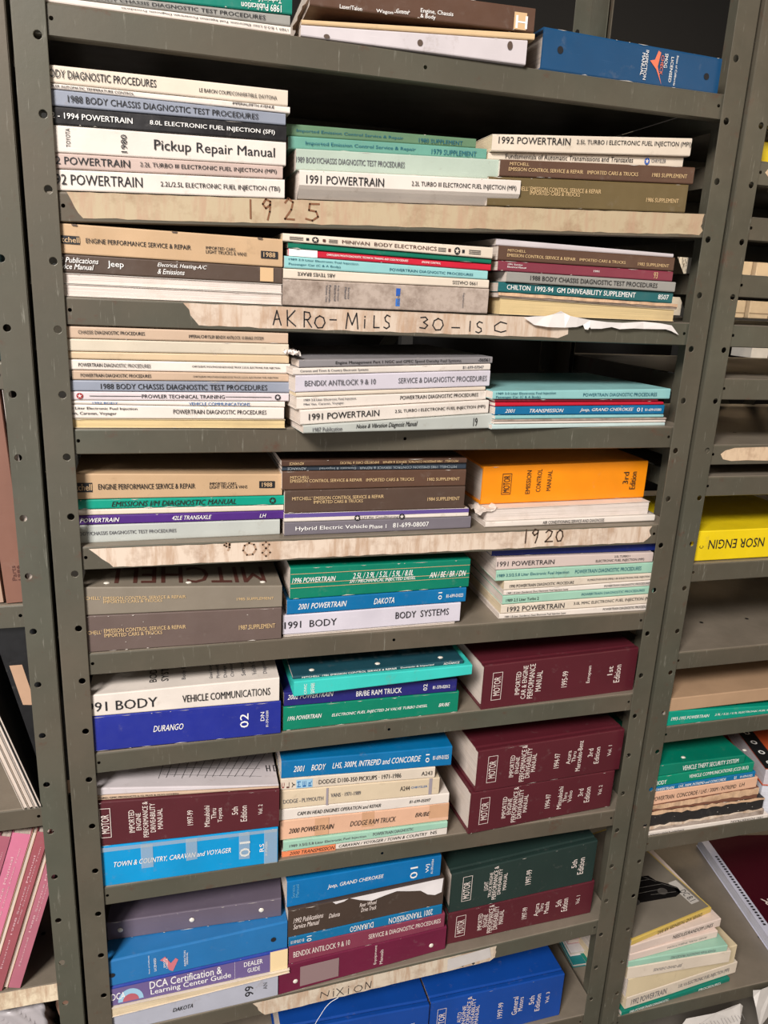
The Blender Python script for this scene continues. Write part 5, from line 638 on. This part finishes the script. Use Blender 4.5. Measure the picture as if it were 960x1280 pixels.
        if o.get('photo'):
            poly(bm,[ft(.004,.004),ft(L-.003,.004),ft(L-.003,D-.004),ft(.004,D-.004)],ink((128,120,108),'photo')); ft2=lambda u,v:(u,v,zt(u)+.0007)
            dk=ink((22,20,20),'glossy')
            poly(bm,[ft2(x,y) for x,y in ((.03,.075),(.085,.066),(.125,.058),(.165,.05),(.185,.055),(.188,.068),(.175,.085),(.16,.1),(.155,.118),(.135,.124),(.12,.108),(.09,.104),(.065,.098))],dk)
            gl=ink((120,116,110),'glossy'); hl=lambda a,b,w_=.0008:stroke(bm,[a,b],w_,lambda u,v:(u,v,zt(u)+.001),gl)
            for a,b in (((.05,.112),(.11,.116)),((.11,.116),(.15,.108)),((.10,.100),(.165,.088)),((.165,.088),(.186,.066)),((.09,.088),(.15,.078)),((.12,.074),(.175,.060)),((.04,.1),(.06,.084)),((.14,.122),(.158,.098))): hl(a,b)
            for q in (.075,.15): poly(bm,[(lambda u,v:(u,v,zt(u)+.0009))(q+.011*math.cos(2*math.pi*i/14),.072+.009*math.sin(2*math.pi*i/14)) for i in range(14)],ink((70,66,62)))
            poly(bm,[ft2(L-.032,.022),ft2(L-.010,.022),ft2(L-.010,.085),ft2(L-.032,.085)],ink((190,184,176)))
            put_text(bm,('DC 8.1',0,0),lambda u,v:(u,v,zt(u)+.0009),L-.029,L-.013,.028,.058,-90,ink('k'))
        link('cover_print',bm,ink.mats(),root)
    # worn edges: flakes along the spine edges
    wear=1.0 if o.get('edge') or o.get('chip') else (.35 if PALlum(col)<.35 or 'brown' in col else .12)
    bm=bmesh.new(); fe=F(.0006)
    for v,dr in ((1.0,-1),(0.0,1)):
        x=.004
        while x<L-.006:
            ln_=.002+.022*random.random()**2.5
            if random.random()<wear*.75:
                h1=random.uniform(.0003,.0013)*(.6+wear*.6)/T; m=x+ln_*random.uniform(.3,.7)
                poly(bm,[fe(x,v+dr*.02),fe(m,v+dr*(.02+h1*.9)),fe(min(x+ln_,L-.001),v+dr*.02)][::dr])
            x+=ln_+.002+.05*random.random()**2*(1 if wear>.5 else 2)
    if o.get('chip'):
        for i in range(9):
            a=random.uniform(.01,L-.01); v=random.uniform(.1,.95); s=random.uniform(.0003,.0012)
            poly(bm,[fe(a,v),fe(a+s*2,v+s*.3/T),fe(a+s*1.4,v+s/T),fe(a-s*.3,v+s*.8/T)])
    if bm.faces: link('worn_edge',bm,mat((206,198,188),'paper'),root,kind='stuff')
    else: bm.free()
    if o.get('torn'):
        bm=bmesh.new(); g=F(.0011); pts=[(.38,1.0),(.44,.86),(.52,.74),(.6,.83),(.68,.90),(.76,.80),(.84,.72),(.89,.52),(.94,.44),(.985,.5),(.99,1.02)]
        poly(bm,[g(L*a,b) for a,b in pts]); poly(bm,[g(L*a,b) for a,b in ((.27,1.0),(.29,.9),(.34,.93),(.37,1.0))]); link('torn_paper',bm,mat((228,222,222),'paper'),root)
    if o.get('rag'):
        for lo,hi,cc in o['rag']:
            bm=bmesh.new(); g=F(.0014); N_=26; a=[g(L*i/N_,lo+random.uniform(-.10,.05)) for i in range(N_+1)]; b=[g(L*i/N_,hi+random.uniform(-.05,.07)) for i in range(N_,-1,-1)]
            slab(bm,a+b,(0,.0008,0)); link('torn_cover',bm,mat(cc,'tape'),root)
    if o.get('crump'):
        bm=bmesh.new(); N_=7; g=[]
        for i in range(N_):
            g.append([bm.verts.new((-.012+.028*i/(N_-1)+random.uniform(-.002,.002),-.002+.05*j/(N_-1)+random.uniform(-.002,.002),T+.0015+random.uniform(-.003,.003)-.010*(1-i/(N_-1)))) for j in range(N_)])
        for i in range(N_-1):
            for j in range(N_-1): bm.faces.new([g[i][j],g[i+1][j],g[i+1][j+1],g[i][j+1]])
        link('crumpled_corner',bm,mat((222,210,200),'paper'),root)
    return root
def PALlum(c): 
    v=PAL[c]; return (v[0]+v[1]+v[2])/765
for row in BOOKS: book(row)
# ---------------------------------------------------------------- leaning books and magazines in the left unit
def slant(name,label,cat,group,x,z,y,t_,h,d,ang,col,kind='card',ink='pink2',front_pages=False,yaw=0,txt=None):
    """upright book with its spine to the front; x = bottom corner it stands on, ang>0 leans to the right"""
    root=empty(name,(x,y,z),0,label,cat,group,rot=(0,math.radians(ang),math.radians(yaw)))
    x0,x1=(-t_,0) if ang>0 else (0,t_)
    bm=bmesh.new(); th=.0008
    if front_pages:
        box(bm,x0,x0+th,0,d,0,h); box(bm,x1-th,x1,0,d,0,h); box(bm,x0+th,x1-th,d-th,d,0,h)
    else:
        box(bm,x0,x1,0,th,0,h); box(bm,x0,x0+th,th,d,0,h); box(bm,x1-th,x1,th,d,0,h)
    bmesh.ops.bevel(bm,geom=[e for e in bm.edges],offset=.0003,segments=1,affect='EDGES')
    link('cover',bm,mat(col,kind),root)
    bm=bmesh.new(); box(bm,x0+th+.0001,x1-th-.0001,.0015 if front_pages else th+.0005,d-.002,.0015,h-.0015); 
    link('page_block',bm,mat((222,206,192),'sheets'),root)
    if txt:
        bm=bmesh.new(); 
        for s,v0,v1,u0,u1 in txt: put_text(bm,(s,0,0),lambda u,v:(x0+t_*u,-.0004,v),u0,u1,v0,v1,90,0)
        link('lettering',bm,mat(ink,'ink'),root)
    return root
PAL['pink2']=(214,170,176)
zl=.5416
xs_=-.1155; 
for i,(t_,c,lb,fp) in enumerate([(.0165,(176,104,120),'mauve-pink booklet rightmost in the leaning row at lower left',0),(.006,(206,164,138),'thin tan booklet second from right in the leaning pink row',1),
    (.016,(158,84,92),'dull rose booklet third from right in the leaning row at lower left',0),(.006,(202,158,132),'thin tan booklet wedged between rose and bright pink booklets',1),(.024,(206,118,146),'bright pink booklet, thickest of the leaning row at lower left',0),
    (.014,(164,92,108),'mauve booklet left of the bright pink one in the leaning row',0),(.005,(214,176,168),'thin pale booklet left of the mauve one in the leaning row',1),(.020,(170,100,96),'dusty red booklet leftmost in view of the leaning row at lower left',0)]):
    slant('booklet',lb,'booklet','pink booklets leaning in the left unit',xs_,zl+.0006,.004+random.uniform(0,.004),t_,.274+random.uniform(-.003,.004),.21,17.6,c,front_pages=bool(fp),
      txt=None if fp else [('1988 Service Manual',.10,.235,.28,.44),('Electrical',.04,.09,.3,.44),('Body Chassis Drive Train',.12,.25,.58,.70)])
    xs_-=(t_+.0006)/math.cos(math.radians(17.6))
# black binder with tan label, thin magazines
rb=slant('ring_binder','black binder with tan label leaning left in the left unit','binder',None,-.0525,.851,.012,.056,.285,.24,-11.5,(16,16,18))
bm=bmesh.new(); poly(bm,[(.006,-.0006,.155),(.021,-.0006,.150),(.021,-.0006,.212),(.006,-.0006,.215)]); link('spine_label',bm,mat((186,150,122),'paper'),rb)
bm=bmesh.new(); poly(bm,[(.008,-.0006,.004),(.040,-.0006,.004),(.040,-.0006,.022),(.008,-.0006,.030)]); link('spine_label',bm,mat((196,160,130),'tape'),rb)
xm=-.0625
for t_,c,lb in ((.004,(44,44,44),'thin black magazine leaning against the black binder in the left unit'),(.0045,(214,206,200),'white magazine next to the thin black one in the left unit'),(.006,(200,186,172),'cream magazine, middle of the three pale ones leaning at left'),(.006,(220,210,200),'outermost white magazine of the leaning three at left')):
    slant('magazine',lb,'magazine','magazines leaning in the left unit',xm-t_,.851,.0-.002,t_,.275,.21,-15.5,c,front_pages=True); xm-=t_+.0012
# brown book row
slant('paperback_manual','thick brown manual leaning upright in the left unit at mid height','book',None,-.0845,1.1525,.006,.026,.278,.21,-2.6,(128,88,72),ink='br',txt=[('Parts',.03,.05,.42,.62),('1986',.03,.05,.68,.8)])
slant('paperback_manual','tan manual left of the thick brown one in the left unit','book',None,-.108,1.1525,.008,.020,.27,.21,-3.2,(170,140,120))
slant('magazine','dog-eared white magazine right of the thick brown manual in the left unit','magazine',None,-.0565,1.1525,.004,.009,.272,.21,-2.2,(206,196,190),front_pages=True)
slant('magazine','thin white magazine nearest the post in the left unit','magazine',None,-.0455,1.1525,.020,.005,.25,.20,-3.5,(216,206,200),front_pages=True)
bm=bmesh.new(); box(bm,-.0395,-.0300,.10,.2,1.1525,1.196); o=link('cardboard_box',bm,mat((176,146,120),'paper')); b_=o.modifiers.new('b','BEVEL'); b_.width=.0012; b_.segments=2
tag(o,'small tan carton behind the left post at mid height','box')
slant('ring_binder','dark teal binder at upper left behind the left edge of the picture','binder',None,-.066,1.457,.01,.05,.30,.24,7,(8,44,40))
slant('magazine','white magazine behind the left post at upper left','magazine',None,-.056,1.457,.03,.012,.14,.2,3,(204,200,206),front_pages=True)
tape(SL[4],lambda x:.541,-.30,-.047,-.0006,.0305,.01,.004,(222,206,178))
# plastic wrapped bundle under the pink booklets
def lump(name,label,cat,cx,cy,z0,sx,sy,sz,col,kind,seed,amp=.006,n=18):
    rnd=random.Random(seed); bm=bmesh.new(); bmesh.ops.create_cube(bm,size=1); bmesh.ops.subdivide_edges(bm,edges=bm.edges[:],cuts=n,use_grid_fill=True)
    ph=[rnd.uniform(0,6) for _ in range(12)]
    for v in bm.verts:
        p=v.co.copy(); v.co=Vector((p.x*sx,p.y*sy,(p.z+.5)*sz))
        k=sum(abs(math.sin(p.x*(7+i*6)+p.y*(5+i*5)+p.z*(8+i*5.3)+ph[i]))/(1+i*.35) for i in range(6))-1.4
        if v.co.z>.002: v.co+=Vector((p.x,p.y*.8,p.z*.5)).normalized()*amp*k*2
    o=link(name,bm,mat(col,kind),None,True,(cx,cy,z0)); tag(o,label,cat); return o
lump('plastic_wrapped_bundle','crumpled clear plastic wrapped grey bundle at lower left','bundle',-.18,.11,.2365,.17,.15,.235,(176,170,172),'glossy',3,.004,30)
lump('paper_bag','crumpled brown and white bag behind the bottom of the left post','bag',-.052,.12,.2365,.04,.12,.245,(150,116,96),'paper',8,.003)
# ---------------------------------------------------------------- right unit
def flat_book(nm,label,cat,x,y,z,yaw,L,D,T,col,kind='card',pages=(226,214,204),th=.001,inset=.002,grp=None):
    r=empty(nm,(x,y,z),yaw,label,cat,grp); bm=bmesh.new(); box(bm,0,L,0,D,0,th); box(bm,0,L,0,D,T-th,T); box(bm,L-th,L,0,D,th,T-th)
    link('cover',bm,mat(col,kind),r); bm=bmesh.new(); box(bm,inset,L-th-.0002,inset,D-inset,th+.0001,T-th-.0001); link('page_block',bm,mat(pages,'pages'),r); return r
ye=.010
rw=('large yellow manual with upside-down hand-printed title in the right unit','pb','yellow',.9300,ye,1.1562,0.0,.285,0.0,.0515,.0515,[],{})
yb=book(rw)
bm=bmesh.new(); put_text(bm,('NSOR ENGIN',0,0),lambda u,v:(u,-.0009,v),.033,.142,.020,.036,180); put_text(bm,('C',0,0),lambda u,v:(u,-.0009,v),.016,.0235,.022,.0265,90)
link('lettering',bm,mat('k','ink'),yb)
bm=bmesh.new(); box(bm,0,.45,0,.26,0,.0255); cb=link('flat_carton',bm,mat((178,146,116),'card'),None,False,(.926,.004,.8830)); b_=cb.modifiers.new('b','BEVEL'); b_.width=.0015; b_.segments=2
tag(cb,'flat tan carton lying on the bright teal manual in the right unit','box')
bm=bmesh.new(); box(bm,0,.12,0,.05,0,.03); o=link('paperback_manual',bm,mat('yellow','card'),None,False,(.945,.03,1.758)); b_=o.modifiers.new('b','BEVEL'); b_.width=.001
tag(o,'small yellow manual high up at the right picture edge','book')
# pile of two beside the green manuals
r=flat_book('paperback_manual','white manual with thin red cover lying askew behind the tattered pile','book',1.178,.012,.6302,-14,.26,.21,.066,(150,40,40),pages=(226,228,238))
r=flat_book('ring_bound_manual','orange manual with black ring-punched strip lying askew on a white one','book',1.176,.010,.6970,-17,.26,.21,.036,(196,84,44),pages=(206,200,206))
bm=bmesh.new(); poly(bm,[(0,0,.0364),(.032,0,.0364),(.032,.21,.0364),(0,.21,.0364)]); link('black_strip',bm,mat((20,20,22),'ink'),r)
for k in range(6):
    bm=bmesh.new(); y_=.02+k*.034
    for a0 in range(16):
        a,b=2*math.pi*a0/16,2*math.pi*(a0+1)/16
        poly(bm,[(.016+.0062*math.cos(a),y_+.0062*math.sin(a),.0368),(.016+.0062*math.cos(b),y_+.0062*math.sin(b),.0368),(.016+.0036*math.cos(b),y_+.0036*math.sin(b),.0368),(.016+.0036*math.cos(a),y_+.0036*math.sin(a),.0368)])
    link('ring',bm,mat('w','ink'),r)
# comb bound manual
r=flat_book('comb_bound_manual','comb-bound white manual with dark maroon cover, right end of the lowest shelf','book',1.336,.0,.2118,-10.5,.26,.40,.028,(206,206,222),pages=(214,214,226))
bm=bmesh.new(); poly(bm,[(.020,.0,.0284),(.26,0,.0284),(.26,.40,.0284),(.020,.40,.0284)]); link('inner_cover',bm,mat((64,12,24),'glossy'),r)
bm=bmesh.new()
for k in range(26): box(bm,.008,.014,.11+k*.0085,.11+k*.0085+.004,.0281,.0292)
link('comb_binding',bm,mat((24,22,26),'ink'),r)
bm=bmesh.new(); put_text(bm,('SER',.5,0),lambda u,v:(u,v,.0289),.044,.10,.165,.185,180); link('lettering',bm,mat('ow','ink'),r)
# newspaper scraps on and below the lowest lip
def sheet(name,label,pts,y,col=(226,220,214)):
    bm=bmesh.new(); slab(bm,[(x,y-.004*math.sin(i*1.7),z) for i,(x,z) in enumerate(pts)],(0,.0005,0)); o=link(name,bm,mat(col,'paper')); tag(o,label,'paper')
    for q in range(7):
        b2=bmesh.new(); x0=min(p[0] for p in pts); z0=min(p[1] for p in pts)
    return o
s1=sheet('newspaper_sheet','torn newspaper sheet hanging below the lowest right shelf',[(1.095,.170),(1.16,.172),(1.225,.1745),(1.236,.163),(1.232,.13),(1.235,.03),(1.08,.02),(1.06,.10)],-.004)
s2=sheet('newspaper_sheet','torn white newspaper scrap hanging over the lowest right lip',[(1.247,.207),(1.262,.209),(1.30,.208),(1.31,.12),(1.285,.10),(1.262,.16),(1.255,.185)],-.006)
bm=bmesh.new()
for k in range(16):
    a=1.10+k*.0085; stroke(bm,[(a,.155-.002*(k%3)),(a+.012,.135)],.0008,lambda u,v:(u,-.0088,v)); stroke(bm,[(a,.125),(a+.010,.105-.004*(k%2))],.0007,lambda u,v:(u,-.0088,v))
link('newsprint',bm,mat((150,146,146),'ink'),s1,kind='stuff')
# magazines seen through the open side of the middle unit, lying left of the fanned pile
for i,(c,lb,y_,T_) in enumerate((((20,120,124),'teal magazine seen between the posts under the burgundy hardcover',.03,.008),((210,204,204),'white magazine on the teal one seen between the posts',.035,.010),((196,160,160),'pinkish magazine on top of the white one seen between the posts',.045,.012))):
    flat_book('magazine',lb,'magazine',.9035+.004*i,.125+.02*i,.2118+[0,.0085,.019][i],-3,.10+.0*i,.20,T_,c,grp='magazines between the posts')
# ---------------------------------------------------------------- crumpled and loose bits on the middle unit
def crumple(name,label,x0,x1,y0,y1,z,amp,col=(226,216,210),n=9,seed=1,slope=0):
    rn=random.Random(seed); bm=bmesh.new(); g=[[bm.verts.new((x0+(x1-x0)*i/n+rn.uniform(-.0015,.0015),y0+(y1-y0)*j/n,z+slope*(i/n)+rn.uniform(-amp,amp))) for j in range(n+1)] for i in range(n+1)]
    for i in range(n):
        for j in range(n): bm.faces.new([g[i][j],g[i+1][j],g[i+1][j+1],g[i][j+1]])
    o=link(name,bm,mat(col,'paper')); m=o.modifiers.new('s','SOLIDIFY'); m.thickness=.0004; tag(o,label,'paper'); return o
crumple('crumpled_paper','crumpled white scrap between the ten-high stack and the tilted stack',.262,.280,-.033,.03,1.4790,.0035,seed=4,slope=-.002)
crumple('loose_paper','loose papers under the brown manual on the highest shelf',.288,.44,.006,.12,1.8725,.0012,(188,168,150),seed=6,slope=.004)
cu=bpy.data.curves.new('white_thread','CURVE'); cu.dimensions='3D'; cu.bevel_depth=.0004; sp=cu.splines.new('BEZIER'); pts=[(0.3673, -0.004, 0.4105), (0.3525, -0.004, 0.4023), (0.3366, -0.004, 0.3788), (0.3275, -0.004, 0.3587), (0.3254, -0.004, 0.3295)]
sp.bezier_points.add(len(pts)-1)
for p,q in zip(sp.bezier_points,pts): p.co=q; p.handle_left_type=p.handle_right_type='AUTO'
o=bpy.data.objects.new('white_thread',cu); COL.objects.link(o); bpy.context.view_layer.update(); me=bpy.data.meshes.new_from_object(o.evaluated_get(bpy.context.evaluated_depsgraph_get())); bpy.data.objects.remove(o)
me.materials.append(mat('w','ink')); o=bpy.data.objects.new('white_thread',me); COL.objects.link(o); tag(o,'fine white thread hanging from the lowest taped lip','thread')
# ---------------------------------------------------------------- rack behind
rk=empty('storage_rack',(0,0,0),0,'dark rack standing in the aisle behind, seen through the gaps','rack')
for x in (-.2,.9,2.0,3.1):
    bm=bmesh.new(); box(bm,x,x+.04,1.58,1.62,0,2.2); link('post',bm,mat((40,40,38),'paper'),rk)
for z in (.4,.95,1.50,2.05):
    bm=bmesh.new(); box(bm,-.2,3.14,1.585,2.1,z,z+.02); link('shelf',bm,mat((44,42,40),'paper'),rk)
for i,od in enumerate(('leftmost','second','third','fourth','fifth')):
    x=2.085+i*.112
    r=empty('file_box',(x,1.60,1.5205),0,od+' of the upright beige file boxes seen through the right unit','box','beige file boxes on the rack behind')
    bm=bmesh.new(); box(bm,0,.092,0,.3,0,.228); o=link('box_body',bm,mat((206,184,152),'paper'),r); b_=o.modifiers.new('b','BEVEL'); b_.width=.003
    bm=bmesh.new(); poly(bm,[(0,-.0006,.018),(.092,-.0006,.018),(.092,-.0006,.022),(0,-.0006,.022)]); link('seam',bm,mat((150,130,104),'ink'),r)
r=empty('printed_carton',(1.90,1.60,1.5205),0,'white printed carton on the rack behind, right of the brown supplement','box')
bm=bmesh.new(); box(bm,0,.13,0,.3,0,.235); link('box_body',bm,mat((214,204,186),'paper'),r)
bm=bmesh.new()
for k in range(40):
    x=random.uniform(.005,.12); z=random.uniform(.15,.23); stroke(bm,[(x,z),(x+random.uniform(-.008,.008),z-random.uniform(.004,.02))],.002,lambda u,v:(u,-.0008,v))
link('print',bm,mat((110,100,86),'ink'),r,kind='stuff')
bm=bmesh.new(); box(bm,2.34,2.42,1.586,1.70,1.372,1.41); o=link('label_card',bm,mat((220,214,204),'paper'),rk)
for i,(x,w_,h_,c) in enumerate(((.25,.22,.20,(92,84,80)),(.56,.2,.24,(70,62,58)),(1.0,.26,.2,(84,70,58)),(1.36,.24,.22,(60,56,56)),(-.1,.2,.2,(110,104,100)))):
    for zz,nm in ((1.5205,'upper'),(.9705,'lower')):
        bm=bmesh.new(); box(bm,x,x+w_,1.62,1.95,zz,zz+h_+.01*(i%2)); o=link('storage_box',bm,mat(c,'paper')); tag(o,'dull %s box on the rack behind the middle unit, %s row'%(['grey','brown','tan','charcoal','pale grey'][i],nm),'box','dull boxes on the rack behind')
